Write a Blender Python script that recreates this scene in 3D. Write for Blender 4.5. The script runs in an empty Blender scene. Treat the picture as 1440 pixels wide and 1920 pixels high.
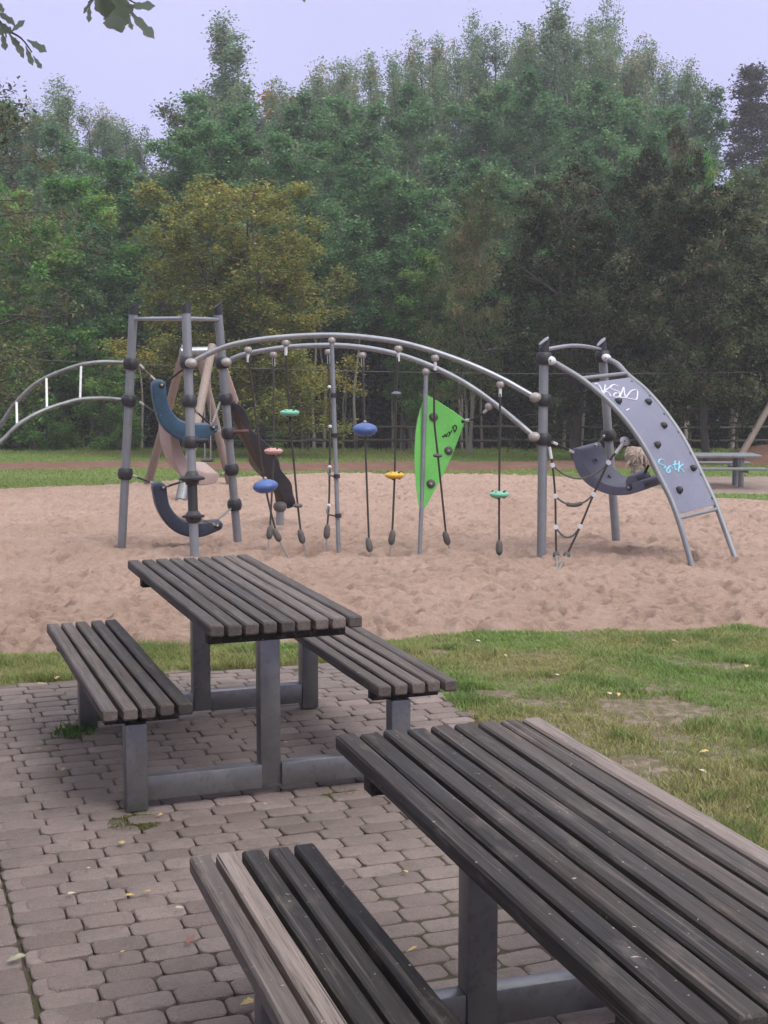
import bpy, math, random
import numpy as np
from mathutils import Vector, Matrix
random.seed(7)
RNG = np.random.default_rng(11)
sc = bpy.context.scene
COL = sc.collection
PI = math.pi

# ------------------------------------------------------------------ survey of the place
# the tripod point of the survey is the camera; P / G turn a sighting into a point of the place
F, YH, CH = 2623.0, 652.0, 1.832
TILT = math.atan2(960 - YH, F)
_c, _s = math.cos(TILT), math.sin(TILT)

def ray(px, py):
    u = (px - 720) / F; v = (960 - py) / F
    return np.array([u, _c + v * _s, -_s + v * _c])

def P(px, py, Y):
    r = ray(px, py); k = Y / r[1]
    return Vector((r[0] * k, Y, CH + r[2] * k))

def terr(y):
    return -0.0435 * max(0.0, y - 7.3)

def terr_np(y):
    return -0.0435 * np.maximum(0.0, y - 7.3)

def G(px, py, off=0.0):
    r = ray(px, py); lo, hi = 1.0, 400.0
    for _ in range(50):
        m = (lo + hi) / 2
        p = r * m
        if p[2] + CH > terr(p[1]) + off: lo = m
        else: hi = m
    p = r * lo
    return Vector((p[0], p[1], p[2] + CH))

def proj(p):
    X, Y, Z = p[0], p[1], p[2] - CH
    d = Y * _c - Z * _s; v = Z * _c + Y * _s
    return 720 + F * X / d, 960 - F * v / d

# ------------------------------------------------------------------ materials
def new_mat(name):
    m = bpy.data.materials.new(name); m.use_nodes = True
    nt = m.node_tree
    return m, nt, nt.nodes['Principled BSDF'], nt.nodes['Material Output']

def N(nt, typ, **kw):
    n = nt.nodes.new(typ)
    for k, v in kw.items():
        if hasattr(n, k): setattr(n, k, v)
        else: n.inputs[k].default_value = v
    return n

def ramp(nt, fac, stops):
    r = nt.nodes.new('ShaderNodeValToRGB')
    e = r.color_ramp.elements
    while len(e) < len(stops): e.new(0.5)
    for el, (p, c) in zip(e, stops):
        el.position = p; el.color = (*c, 1) if len(c) == 3 else c
    nt.links.new(fac, r.inputs[0])
    return r.outputs[0]

def mixc(nt, fac, a, b, mode='MIX'):
    m = nt.nodes.new('ShaderNodeMix'); m.data_type = 'RGBA'; m.blend_type = mode
    for sock, v in ((m.inputs[0], fac), (m.inputs[6], a), (m.inputs[7], b)):
        if hasattr(v, 'is_linked') or hasattr(v, 'links'): nt.links.new(v, sock)
        elif isinstance(v, (int, float)): sock.default_value = v
        else: sock.default_value = (*v, 1) if len(v) == 3 else v
    return m.outputs[2]

def objcoord(nt, scale=(1, 1, 1), rot=(0, 0, 0)):
    tc = nt.nodes.new('ShaderNodeTexCoord'); mp = nt.nodes.new('ShaderNodeMapping')
    mp.inputs['Scale'].default_value = scale; mp.inputs['Rotation'].default_value = rot
    nt.links.new(tc.outputs['Object'], mp.inputs[0])
    return mp.outputs[0]

def noise(nt, vec, scale, detail=4, rough=0.6, dist=0.0):
    n = nt.nodes.new('ShaderNodeTexNoise')
    n.inputs['Scale'].default_value = scale; n.inputs['Detail'].default_value = detail
    n.inputs['Roughness'].default_value = rough; n.inputs['Distortion'].default_value = dist
    nt.links.new(vec, n.inputs['Vector'])
    return n.outputs['Fac']

def bump(nt, bsdf, h, strength, dist, prev=None):
    b = nt.nodes.new('ShaderNodeBump')
    b.inputs['Strength'].default_value = strength; b.inputs['Distance'].default_value = dist
    nt.links.new(h, b.inputs['Height'])
    if prev: nt.links.new(prev, b.inputs['Normal'])
    nt.links.new(b.outputs[0], bsdf.inputs['Normal'])
    return b.outputs[0]

def mul(nt, a, b, op='MULTIPLY'):
    m = nt.nodes.new('ShaderNodeMath'); m.operation = op
    for s, v in ((m.inputs[0], a), (m.inputs[1], b)):
        if isinstance(v, (int, float)): s.default_value = v
        else: nt.links.new(v, s)
    return m.outputs[0]

def plain(name, col, rough=0.5, metal=0.0, var=0.25, nscale=14, bmp=0.15, dirt=None):
    m, nt, b, o = new_mat(name)
    v = objcoord(nt)
    n1 = noise(nt, v, nscale, 5, 0.65); n2 = noise(nt, v, nscale * 7, 3, 0.6)
    d = tuple(x * (1 - var) for x in col); l = tuple(min(1, x * (1 + var)) for x in col)
    c = ramp(nt, n1, [(0.3, d), (0.7, l)])
    if dirt:
        c = mixc(nt, ramp(nt, n2, [(0.52, (0, 0, 0)), (0.7, (1, 1, 1))]), c, dirt)
    nt.links.new(c, b.inputs['Base Color'])
    b.inputs['Metallic'].default_value = metal
    nt.links.new(ramp(nt, n1, [(0.25, (rough * 0.8,) * 3), (0.75, (min(1, rough * 1.25),) * 3)]), b.inputs['Roughness'])
    if bmp: bump(nt, b, n2, bmp, 0.004)
    return m

def wood_mat(name, dark, light, warm, silver, stretch=(55, 2.2, 55)):
    m, nt, b, o = new_mat(name)
    v = objcoord(nt, stretch)
    vi = objcoord(nt)
    grain = noise(nt, v, 1.0, 7, 0.7, 0.6)
    fine = noise(nt, objcoord(nt, (260, 5, 260)), 1.0, 3, 0.6)
    patch = noise(nt, objcoord(nt, (9, 2.6, 9)), 1.0, 4, 0.6)
    speck = noise(nt, vi, 70, 2, 0.5)
    chip = noise(nt, objcoord(nt, (42, 13, 42)), 1.0, 5, 0.75, 0.4)
    at = nt.nodes.new('ShaderNodeAttribute'); at.attribute_name = 'tone'
    tone = at.outputs['Fac']
    c = ramp(nt, grain, [(0.3, dark), (0.5, tuple((a + q) / 2 for a, q in zip(dark, light))), (0.72, light)])
    c = mixc(nt, ramp(nt, patch, [(0.42, (0, 0, 0)), (0.68, (0.75,) * 3)]), c, warm)
    sil = mixc(nt, ramp(nt, grain, [(0.3, (0, 0, 0)), (0.7, (1, 1, 1))]), tuple(x * 0.55 for x in silver), silver)
    c = mixc(nt, tone, c, sil)
    st = noise(nt, objcoord(nt, (110, 1.3, 110)), 1.0, 4, 0.6)
    c = mixc(nt, ramp(nt, st, [(0.57, (0, 0, 0)), (0.72, (0.34,) * 3)]), c, silver)
    st2 = noise(nt, objcoord(nt, (80, 0.9, 80)), 1.7, 3, 0.6)
    c = mixc(nt, ramp(nt, st2, [(0.60, (0, 0, 0)), (0.68, (0.8,) * 3)]), c, tuple(x * 0.35 for x in dark))
    p2 = noise(nt, objcoord(nt, (14, 4, 14)), 1.3, 5, 0.65)
    c = mixc(nt, ramp(nt, p2, [(0.56, (0, 0, 0)), (0.74, (0.26,) * 3)]), c, silver)
    c = mixc(nt, ramp(nt, fine, [(0.3, (0.6,) * 3), (0.45, (0, 0, 0))]), c, tuple(x * 0.4 for x in dark))
    c = mixc(nt, ramp(nt, speck, [(0.725, (0, 0, 0)), (0.75, (0.8,) * 3)]), c, (0.36, 0.345, 0.31))
    c = mixc(nt, ramp(nt, chip, [(0.70, (0, 0, 0)), (0.75, (0.7,) * 3)]), c, (0.15, 0.098, 0.072))
    nt.links.new(c, b.inputs['Base Color'])
    nt.links.new(ramp(nt, patch, [(0.3, (0.5,) * 3), (0.7, (0.8,) * 3)]), b.inputs['Roughness'])
    b.inputs['Specular IOR Level'].default_value = 0.26
    h = mul(nt, mul(nt, grain, 0.7), mul(nt, fine, 0.5), 'ADD')
    bump(nt, b, h, 0.55, 0.004)
    return m

def leaf_mat(name, transl=0.45, rough=0.5):
    m, nt, b, o = new_mat(name)
    at = nt.nodes.new('ShaderNodeAttribute'); at.attribute_name = 'leaf_colour'
    nt.links.new(at.outputs['Color'], b.inputs['Base Color'])
    b.inputs['Roughness'].default_value = rough
    b.inputs['Specular IOR Level'].default_value = 0.1
    t = nt.nodes.new('ShaderNodeBsdfTranslucent')
    hs = nt.nodes.new('ShaderNodeHueSaturation'); hs.inputs['Saturation'].default_value = 1.15; hs.inputs['Value'].default_value = 1.2
    nt.links.new(at.outputs['Color'], hs.inputs['Color']); nt.links.new(hs.outputs[0], t.inputs[0])
    mx = nt.nodes.new('ShaderNodeMixShader'); mx.inputs[0].default_value = transl
    nt.links.new(b.outputs[0], mx.inputs[1]); nt.links.new(t.outputs[0], mx.inputs[2]); nt.links.new(mx.outputs[0], o.inputs[0])
    return m

def bark_mat(name, a, c2):
    m, nt, b, o = new_mat(name)
    n = noise(nt, objcoord(nt, (9, 9, 2.0)), 2.0, 6, 0.7)
    nt.links.new(ramp(nt, n, [(0.3, a), (0.7, c2)]), b.inputs['Base Color'])
    b.inputs['Roughness'].default_value = 0.9
    bump(nt, b, n, 0.7, 0.03)
    return m

M = {}
M['wood'] = wood_mat('weathered slats', (0.006, 0.0055, 0.0052), (0.032, 0.0295, 0.029), (0.034, 0.026, 0.0245), (0.30, 0.24, 0.215))
M['log'] = wood_mat('pale logs', (0.20, 0.155, 0.13), (0.30, 0.24, 0.20), (0.26, 0.20, 0.17), (0.38, 0.315, 0.275), (14, 14, 1.2))
M['galv'] = plain('dull galvanised steel', (0.185, 0.185, 0.19), 0.36, 0.75, 0.2, 5, 0.02, (0.15, 0.148, 0.145))
M['post'] = plain('grey painted steel', (0.205, 0.213, 0.232), 0.42, 0.25, 0.12, 8, 0.05, (0.20, 0.20, 0.20))
M['tube'] = plain('galvanised tube', (0.30, 0.31, 0.335), 0.38, 0.65, 0.15, 10, 0.04)
M['tubedark'] = plain('dull tube', (0.20, 0.205, 0.205), 0.45, 0.5, 0.25, 10, 0.04)
M['white'] = plain('white enamel', (0.58, 0.57, 0.60), 0.4, 0.0, 0.1, 20, 0.03)
M['bracket'] = plain('cast bracket', (0.34, 0.31, 0.295), 0.45, 0.2, 0.2, 30, 0.08, (0.22, 0.19, 0.165))
M['black'] = plain('black rubber', (0.022, 0.021, 0.025), 0.5, 0, 0.3, 25, 0.12)
M['rope'] = plain('dark rope', (0.035, 0.030, 0.026), 0.85, 0, 0.4, 60, 0.5)
M['ropepale'] = plain('worn rope', (0.10, 0.095, 0.088), 0.85, 0, 0.3, 60, 0.5)
M['knob'] = plain('grey rubber ferrule', (0.085, 0.075, 0.07), 0.7, 0, 0.3, 30, 0.2)
M['chain'] = plain('chain steel', (0.34, 0.33, 0.33), 0.4, 0.6, 0.2, 60, 0.1)
M['teal'] = plain('faded blue plastic', (0.024, 0.064, 0.110), 0.42, 0, 0.22, 7, 0.05, (0.05, 0.10, 0.15))
M['navy'] = plain('navy plastic', (0.022, 0.028, 0.052), 0.45, 0, 0.22, 7, 0.05, (0.045, 0.05, 0.075))
M['slate'] = plain('slate plastic', (0.11, 0.11, 0.155), 0.5, 0, 0.12, 7, 0.06, (0.085, 0.085, 0.12))
M['beige'] = plain('pinkish beige plastic', (0.400, 0.291, 0.261), 0.5, 0, 0.12, 7, 0.05, (0.34, 0.25, 0.22))
M['blue'] = plain('blue plastic', (0.057, 0.113, 0.313), 0.4, 0, 0.15, 12, 0.05, (0.10, 0.16, 0.33))
M['mint'] = plain('mint plastic', (0.148, 0.409, 0.287), 0.4, 0, 0.15, 20, 0.05)
M['pink'] = plain('salmon plastic', (0.522, 0.296, 0.252), 0.45, 0, 0.15, 20, 0.05)
M['yellow'] = plain('yellow plastic', (0.574, 0.348, 0.035), 0.4, 0, 0.15, 20, 0.05)
M['maroon'] = plain('maroon plastic', (0.10, 0.035, 0.035), 0.45, 0, 0.2, 20, 0.05)
M['green'] = plain('bright green panel', (0.11, 0.43, 0.065), 0.42, 0, 0.08, 5, 0.03, (0.16, 0.44, 0.12))
M['panel'] = plain('grey violet panel', (0.148, 0.152, 0.205), 0.42, 0, 0.14, 4, 0.04, (0.125, 0.125, 0.16))
M['board'] = plain('dark board', (0.026, 0.026, 0.034), 0.5, 0, 0.3, 8, 0.08, (0.045, 0.042, 0.04))
M['blueedge'] = plain('dark blue board', (0.018, 0.030, 0.065), 0.45, 0, 0.25, 8, 0.06)
M['beam'] = plain('olive brown beam', (0.050, 0.040, 0.028), 0.65, 0, 0.35, 9, 0.2)
M['fence'] = bark_mat('mossy fence rail', (0.038, 0.033, 0.024), (0.085, 0.075, 0.05))
M['inkwhite'] = plain('white paint marker', (0.60, 0.58, 0.68), 0.6, 0, 0.1, 30, 0)
M['inkcyan'] = plain('cyan paint marker', (0.22, 0.52, 0.62), 0.6, 0, 0.1, 30, 0)
M['inkblack'] = plain('black marker', (0.012, 0.016, 0.012), 0.6, 0, 0.1, 30, 0)
M['greytable'] = plain('grey steel bench', (0.17, 0.18, 0.18), 0.45, 0.3, 0.2, 12, 0.05)
M['leaf'] = leaf_mat('foliage')
M['leafdry'] = leaf_mat('dry leaf', 0.2, 0.7)
M['blade'] = leaf_mat('grass blades', 0.3, 0.55)
M['bark'] = bark_mat('grey bark', (0.13, 0.112, 0.092), (0.30, 0.265, 0.22))
M['barkdark'] = bark_mat('dark bark', (0.035, 0.03, 0.027), (0.10, 0.088, 0.075))
M['stump'] = bark_mat('pale ragged wood', (0.16, 0.115, 0.095), (0.42, 0.32, 0.27))

def sand_mat():
    m, nt, b, o = new_mat('play sand')
    v = objcoord(nt)
    n1 = noise(nt, v, 0.7, 6, 0.65); n2 = noise(nt, v, 15, 6, 0.75); n3 = noise(nt, v, 420, 2, 0.6)
    c = ramp(nt, n1, [(0.32, (0.385, 0.262, 0.206)), (0.68, (0.465, 0.330, 0.268))])
    c = mixc(nt, ramp(nt, n2, [(0.40, (0.5,) * 3), (0.55, (0, 0, 0))]), c, (0.29, 0.195, 0.15))
    c = mixc(nt, ramp(nt, n3, [(0.55, (0, 0, 0)), (0.75, (0.6,) * 3)]), c, (0.50, 0.38, 0.32))
    nt.links.new(c, b.inputs['Base Color']); b.inputs['Roughness'].default_value = 0.95
    b.inputs['Specular IOR Level'].default_value = 0.15
    p = bump(nt, b, n2, 1.0, 0.055); bump(nt, b, n3, 0.4, 0.004, p)
    return m

def soil_mat(name, stops, gs, green=None, gscale=1.4):
    m, nt, b, o = new_mat(name)
    v = objcoord(nt)
    n1 = noise(nt, v, gs, 6, 0.7); n2 = noise(nt, v, gs * 18, 4, 0.7)
    c = ramp(nt, n1, stops)
    c = mixc(nt, ramp(nt, n2, [(0.35, (0.45,) * 3), (0.55, (0, 0, 0))]), c, tuple(x * 0.55 for x in stops[0][1]))
    if green:
        n4 = noise(nt, v, gscale, 6, 0.65)
        c = mixc(nt, ramp(nt, n4, [(0.40, (0, 0, 0)), (0.56, (0.8,) * 3)]), c, green)
    nt.links.new(c, b.inputs['Base Color']); b.inputs['Roughness'].default_value = 0.95
    b.inputs['Specular IOR Level'].default_value = 0.1
    bump(nt, b, n2, 0.7, 0.02)
    return m

def paver_mat():
    m, nt, b, o = new_mat('concrete pavers')
    v = objcoord(nt)
    at = nt.nodes.new('ShaderNodeAttribute'); at.attribute_name = 'tone'
    n1 = noise(nt, v, 2.2, 5, 0.65); n2 = noise(nt, v, 60, 4, 0.75); n3 = noise(nt, v, 230, 2, 0.6)
    c = ramp(nt, at.outputs['Fac'], [(0, (0.146, 0.104, 0.093)), (0.5, (0.208, 0.156, 0.141)), (1, (0.280, 0.216, 0.196))])
    c = mixc(nt, ramp(nt, n1, [(0.35, (0.45,) * 3), (0.6, (0, 0, 0))]), c, (0.105, 0.086, 0.072))
    c = mixc(nt, ramp(nt, n2, [(0.3, (0.6,) * 3), (0.5, (0, 0, 0))]), c, (0.115, 0.095, 0.086))
    c = mixc(nt, ramp(nt, n3, [(0.58, (0, 0, 0)), (0.70, (0.6,) * 3)]), c, (0.36, 0.32, 0.29))
    n5 = noise(nt, v, 9, 4, 0.7)
    c = mixc(nt, ramp(nt, n5, [(0.52, (0, 0, 0)), (0.70, (0.5,) * 3)]), c, (0.10, 0.084, 0.07))
    nt.links.new(c, b.inputs['Base Color']); b.inputs['Roughness'].default_value = 0.82
    p = bump(nt, b, n2, 0.9, 0.008); bump(nt, b, n3, 0.7, 0.003, p)
    return m

M['sand'] = sand_mat()
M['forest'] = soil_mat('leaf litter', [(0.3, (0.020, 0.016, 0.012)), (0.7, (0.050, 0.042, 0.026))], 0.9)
M['lawnsoil'] = soil_mat('lawn soil', [(0.3, (0.225, 0.170, 0.138)), (0.7, (0.32, 0.25, 0.205))], 4.0, (0.115, 0.105, 0.055), 14)
M['farlawn'] = soil_mat('far lawn', [(0.3, (0.10, 0.125, 0.045)), (0.7, (0.17, 0.205, 0.075))], 0.5, (0.105, 0.15, 0.04), 0.6)
M['redbark'] = soil_mat('red wood chips', [(0.3, (0.125, 0.068, 0.050)), (0.7, (0.23, 0.132, 0.102))], 3.0)
M['joint'] = soil_mat('joint dirt', [(0.3, (0.085, 0.066, 0.057)), (0.7, (0.14, 0.112, 0.096))], 5.0, (0.075, 0.070, 0.038), 1.5)
M['paver'] = paver_mat()
M['dirt'] = soil_mat('trodden dirt', [(0.3, (0.20, 0.15, 0.13)), (0.7, (0.29, 0.225, 0.195))], 1.5)

# ------------------------------------------------------------------ mesh building
class MB:
    def __init__(s, loc=(0, 0, 0)):
        s.v = []; s.f = []; s.t = []; s.o = Vector(loc)
    def add(s, vs, fs, tone=0.0):
        n = len(s.v)
        s.v += [tuple(Vector(v) - s.o) for v in vs]; s.f += [tuple(i + n for i in f) for f in fs]; s.t += [tone] * len(fs)
        return s
    def box(s, c, size, rot=None, tone=0.0):
        hx, hy, hz = (q / 2 for q in size); c = Vector(c)
        vs = [Vector((x, y, z)) for x in (-hx, hx) for y in (-hy, hy) for z in (-hz, hz)]
        if rot: vs = [rot @ v for v in vs]
        return s.add([c + v for v in vs], [(0, 1, 3, 2), (4, 6, 7, 5), (0, 4, 5, 1), (2, 3, 7, 6), (0, 2, 6, 4), (1, 5, 7, 3)], tone)
    def tube(s, pts, r, n=10, r1=None, radii=None, tone=0.0, closed=False):
        pts = [Vector(p) for p in pts]; k = len(pts); vs = []; fs = []
        up = None
        for i, p in enumerate(pts):
            if closed: t = (pts[(i + 1) % k] - pts[i - 1])
            else: t = (pts[min(i + 1, k - 1)] - pts[max(i - 1, 0)])
            t.normalize()
            if up is None:
                up = Vector((0, 0, 1)) if abs(t.z) < 0.9 else Vector((1, 0, 0))
            a = up - t * up.dot(t); a.normalize(); up = a; b = t.cross(a)
            rr = radii[i] if radii else (r if r1 is None else r + (r1 - r) * i / (k - 1))
            for j in range(n):
                q = 2 * PI * j / n
                vs.append(p + (a * math.cos(q) + b * math.sin(q)) * rr)
        rng = range(k) if closed else range(k - 1)
        for i in rng:
            i2 = (i + 1) % k
            for j in range(n):
                j2 = (j + 1) % n
                fs.append((i * n + j, i * n + j2, i2 * n + j2, i2 * n + j))
        if not closed:
            fs.append(tuple(reversed(range(n)))); fs.append(tuple((k - 1) * n + j for j in range(n)))
        return s.add(vs, fs, tone)
    def lathe(s, c, axis, prof, n=16, tone=0.0):
        """prof: list of (distance along axis, radius)"""
        c = Vector(c); ax = Vector(axis).normalized()
        a = ax.orthogonal().normalized(); b = ax.cross(a); vs = []; fs = []
        for h, r in prof:
            for j in range(n):
                q = 2 * PI * j / n
                vs.append(c + ax * h + (a * math.cos(q) + b * math.sin(q)) * max(r, 1e-4))
        for i in range(len(prof) - 1):
            for j in range(n):
                j2 = (j + 1) % n
                fs.append((i * n + j, i * n + j2, (i + 1) * n + j2, (i + 1) * n + j))
        fs.append(tuple(reversed(range(n)))); fs.append(tuple((len(prof) - 1) * n + j for j in range(n)))
        return s.add(vs, fs, tone)
    def ball(s, c, r, axis=(0, 0, 1), sq=1.0, n=14, m=8):
        return s.lathe(c, axis, [(-r * sq * math.cos(PI * i / m), r * math.sin(PI * i / m)) for i in range(m + 1)], n)
    def prism(s, poly, ext, tone=0.0):
        """closed polygon of points extruded by the vector ext"""
        k = len(poly); ext = Vector(ext); vs = [Vector(p) for p in poly] + [Vector(p) + ext for p in poly]
        fs = [tuple(range(k)), tuple(reversed(range(k, 2 * k)))]
        fs += [(i, i + k, (i + 1) % k + k, (i + 1) % k) for i in range(k)]
        return s.add(vs, fs, tone)
    def build(s, name, mat, parent=None, smooth=True, bevel=0.0, seg=2):
        me = bpy.data.meshes.new(name)
        me.from_pydata(s.v, [], s.f); me.update()
        import bmesh
        bm = bmesh.new(); bm.from_mesh(me); bmesh.ops.recalc_face_normals(bm, faces=bm.faces[:])
        bm.to_mesh(me); bm.free()
        at = me.attributes.new('tone', 'FLOAT', 'FACE')
        at.data.foreach_set('value', s.t)
        me.materials.append(M[mat] if isinstance(mat, str) else mat)
        o = bpy.data.objects.new(name, me); COL.objects.link(o)
        if parent is not None: o.parent = parent
        else: o.location = s.o
        if bevel:
            b = o.modifiers.new('bevel', 'BEVEL'); b.width = bevel; b.segments = seg; b.limit_method = 'ANGLE'; b.angle_limit = math.radians(35)
        if smooth:
            me.polygons.foreach_set('use_smooth', [True] * len(me.polygons))
            es = o.modifiers.new('split', 'EDGE_SPLIT'); es.split_angle = math.radians(38)
        return o

def tag(o, label, cat, group=None):
    o['label'] = label; o['category'] = cat
    if group: o['group'] = group
    return o

def thing(name, loc, label, cat, group=None):
    o = bpy.data.objects.new(name, None); o.empty_display_size = 0.2; COL.objects.link(o)
    o.location = loc
    return tag(o, label, cat, group)

def np_mesh(name, verts, faces, mat, attrs=None, smooth=False):
    me = bpy.data.meshes.new(name)
    nv, nf, k = len(verts), len(faces), faces.shape[1]
    me.vertices.add(nv); me.vertices.foreach_set('co', np.asarray(verts, np.float32).ravel())
    me.loops.add(nf * k); me.loops.foreach_set('vertex_index', np.asarray(faces, np.int32).ravel())
    me.polygons.add(nf); me.polygons.foreach_set('loop_start', np.arange(0, nf * k, k, dtype=np.int32))
    me.update(calc_edges=True); me.validate()
    if attrs:
        for an, (typ, dom, data) in attrs.items():
            a = me.attributes.new(an, typ, dom)
            a.data.foreach_set('color' if 'COLOR' in typ else 'value', np.asarray(data, np.float32).ravel())
    if smooth: me.polygons.foreach_set('use_smooth', [True] * nf)
    me.materials.append(M[mat] if isinstance(mat, str) else mat)
    return me

def link(name, me, parent=None, loc=None):
    o = bpy.data.objects.new(name, me); COL.objects.link(o)
    if parent is not None: o.parent = parent
    if loc is not None: o.location = loc
    return o

def smooth_path(pts, n=6):
    """Catmull-Rom through the points"""
    pts = [Vector(p) for p in pts]; out = []
    for i in range(len(pts) - 1):
        p0 = pts[max(i - 1, 0)]; p1 = pts[i]; p2 = pts[i + 1]; p3 = pts[min(i + 2, len(pts) - 1)]
        for j in range(n):
            t = j / n
            out.append(0.5 * ((2 * p1) + (p2 - p0) * t + (2 * p0 - 5 * p1 + 4 * p2 - p3) * t * t + (3 * p1 - p0 - 3 * p2 + p3) * t ** 3))
    out.append(pts[-1]); return out

# value noise for terrain work
_tab = RNG.random((256, 256))
def vnoise(x, y):
    xi = np.floor(x).astype(int); yi = np.floor(y).astype(int); fx = x - xi; fy = y - yi
    fx = fx * fx * (3 - 2 * fx); fy = fy * fy * (3 - 2 * fy)
    g = lambda a, b: _tab[a & 255, b & 255]
    return (g(xi, yi) * (1 - fx) + g(xi + 1, yi) * fx) * (1 - fy) + (g(xi, yi + 1) * (1 - fx) + g(xi + 1, yi + 1) * fx) * fy
def fbm(x, y, o=4):
    r = 0; a = 0.5
    for i in range(o):
        r = r + a * vnoise(x * 2 ** i + 17 * i, y * 2 ** i + 31 * i); a *= 0.5
    return r

def in_poly(x, y, poly):
    ins = np.zeros(x.shape, bool); n = len(poly)
    for i in range(n):
        x1, y1 = poly[i][:2]; x2, y2 = poly[(i + 1) % n][:2]
        c = ((y1 > y) != (y2 > y)) & (x < (x2 - x1) * (y - y1) / (y2 - y1 + 1e-12) + x1)
        ins ^= c
    return ins

def poly_dist(x, y, poly):
    d = np.full(x.shape, 1e9); n = len(poly)
    for i in range(n):
        x1, y1 = poly[i][:2]; x2, y2 = poly[(i + 1) % n][:2]
        dx, dy = x2 - x1, y2 - y1
        t = np.clip(((x - x1) * dx + (y - y1) * dy) / (dx * dx + dy * dy + 1e-12), 0, 1)
        d = np.minimum(d, np.hypot(x - x1 - t * dx, y - y1 - t * dy))
    return np.where(in_poly(x, y, poly), d, -d)

def grid_faces(nx, ny):
    i = np.arange(nx - 1)[None, :] + nx * np.arange(ny - 1)[:, None]
    return np.stack([i, i + 1, i + nx + 1, i + nx], -1).reshape(-1, 4)

# ------------------------------------------------------------------ tables' frames (shared by the paving)
TW, TL, TZ = 0.632, 1.82, 0.75
T1 = (-0.682, 5.38, 0.353)
T2 = (0.441, 2.111, 0.324)
A1 = np.array([math.cos(T1[2]), math.sin(T1[2])]); B1 = np.array([-math.sin(T1[2]), math.cos(T1[2])])
def pav(u, v):
    q = np.array(T1[:2]) + u * A1 + v * B1
    return float(q[0]), float(q[1])

# ------------------------------------------------------------------ the ground
def struct(o): o['kind'] = 'structure'; return o
ys = np.concatenate([np.linspace(-40, 6, 12), np.linspace(7.3, 60, 60), np.linspace(64, 150, 20)])
xs = np.linspace(-110, 110, 80)
X, Y = np.meshgrid(xs, ys)
Z = terr_np(Y) - 0.13 + 0.12 * (fbm(X * 0.3, Y * 0.3) - 0.5) * (Y > 44)
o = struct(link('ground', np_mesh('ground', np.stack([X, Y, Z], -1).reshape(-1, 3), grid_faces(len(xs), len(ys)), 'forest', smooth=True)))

SAND = [tuple(G(px, py)[:2]) for px, py in [(-200, 1240), (0, 1228), (120, 1222), (250, 1211), (400, 1206), (560, 1204), (740, 1196), (840, 1186), (940, 1181), (1050, 1180), (1150, 1178), (1300, 1176), (1440, 1172), (1620, 1170)]]
SAND += [tuple(G(px, py)[:2]) for px, py in [(1750, 960), (1560, 945), (1440, 938), (1300, 931), (1240, 914), (1180, 902), (1010, 891), (800, 888), (600, 887), (420, 896), (220, 908), (100, 912), (0, 916), (-200, 925)]]
PAVPOLY = [pav(-2.6, -6), pav(1.55, -6), pav(1.55, 1.0), pav(1.62, 2.1), pav(1.72, 2.5), pav(0.6, 2.62), pav(0.0, 2.5), pav(-1.0, 2.5), pav(-2.6, 2.45)]

# lawn sheet: everywhere around the paving and the sand up to the wood
xs = np.linspace(-26, 26, 150); ys = np.concatenate([np.linspace(-8, 3, 12), np.linspace(3.2, 11, 110), np.linspace(11.4, 51, 110)])
X, Y = np.meshgrid(xs, ys)
dp = poly_dist(X, Y, PAVPOLY); ds = poly_dist(X, Y, SAND)
Z = terr_np(Y) - 0.012 + 0.05 * (fbm(X * 1.3, Y * 1.3) - 0.47) - 0.10 * np.clip(dp / 0.15 + 0.3, 0, 1) - 0.10 * np.clip(ds / 0.5, 0, 1)
me = np_mesh('lawn', np.stack([X, Y, Z], -1).reshape(-1, 3), grid_faces(len(xs), len(ys)), 'lawnsoil', smooth=True)
me.materials.append(M['farlawn'])
fy = (Y[:-1, :-1] > 20).ravel().astype(np.int32)
me.polygons.foreach_set('material_index', fy)
struct(link('lawn', me))
def lawn_z(x, y):
    return terr_np(y) - 0.012 + 0.05 * (fbm(x * 1.3, y * 1.3) - 0.47)

# sand pit
ys = [8.0]
while ys[-1] < 36: ys.append(ys[-1] + 0.018 * (ys[-1] / 8.0) ** 1.35)
ys = np.array(ys); xs = np.linspace(-9.5, 10.5, 980)
X, Y = np.meshgrid(xs, ys)
Hs = 0.05 * (fbm(X * 0.8, Y * 0.8) - 0.47) + 0.045 * (fbm(X * 3.1 + 9, Y * 3.1, 3) - 0.45) + 0.022 * (fbm(X * 9, Y * 9, 2) - 0.4)
dim = np.zeros_like(X)
ncell = 15000
cx = RNG.uniform(-9, 9.5, ncell); cy = 8 + 26 * RNG.random(ncell) ** 1.25
for a, b_ in zip(cx, cy):
    r = RNG.uniform(0.03, 0.095); dpt = r * RNG.uniform(0.4, 0.95); th = RNG.uniform(0, PI); el = RNG.uniform(1.1, 2.1)
    j0, j1 = np.searchsorted(ys, [b_ - 3 * r, b_ + 3 * r]); i0, i1 = np.searchsorted(xs, [a - 3 * r, a + 3 * r])
    if j1 <= j0 or i1 <= i0: continue
    xx = X[j0:j1, i0:i1] - a; yy = Y[j0:j1, i0:i1] - b_
    u = (xx * math.cos(th) + yy * math.sin(th)) / (r * el); w = (-xx * math.sin(th) + yy * math.cos(th)) / r
    q = u * u + w * w
    dim[j0:j1, i0:i1] += -dpt * np.exp(-q * 1.3) + 0.45 * dpt * np.exp(-(np.sqrt(q) - 1.35) ** 2 * 7)
Hs = Hs + np.clip(dim, -0.085, 0.05)
ds = poly_dist(X, Y, SAND) + 0.22 * (fbm(X * 2.2, Y * 2.2) - 0.47) * (Y / 9.0)
edge = np.clip(ds / (0.16 * Y / 9.0), -1, 1)
raise_e = 0.05 * np.exp(-((X - 2.6) ** 2 + (Y - 15.5) ** 2) / 0.8)
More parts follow.
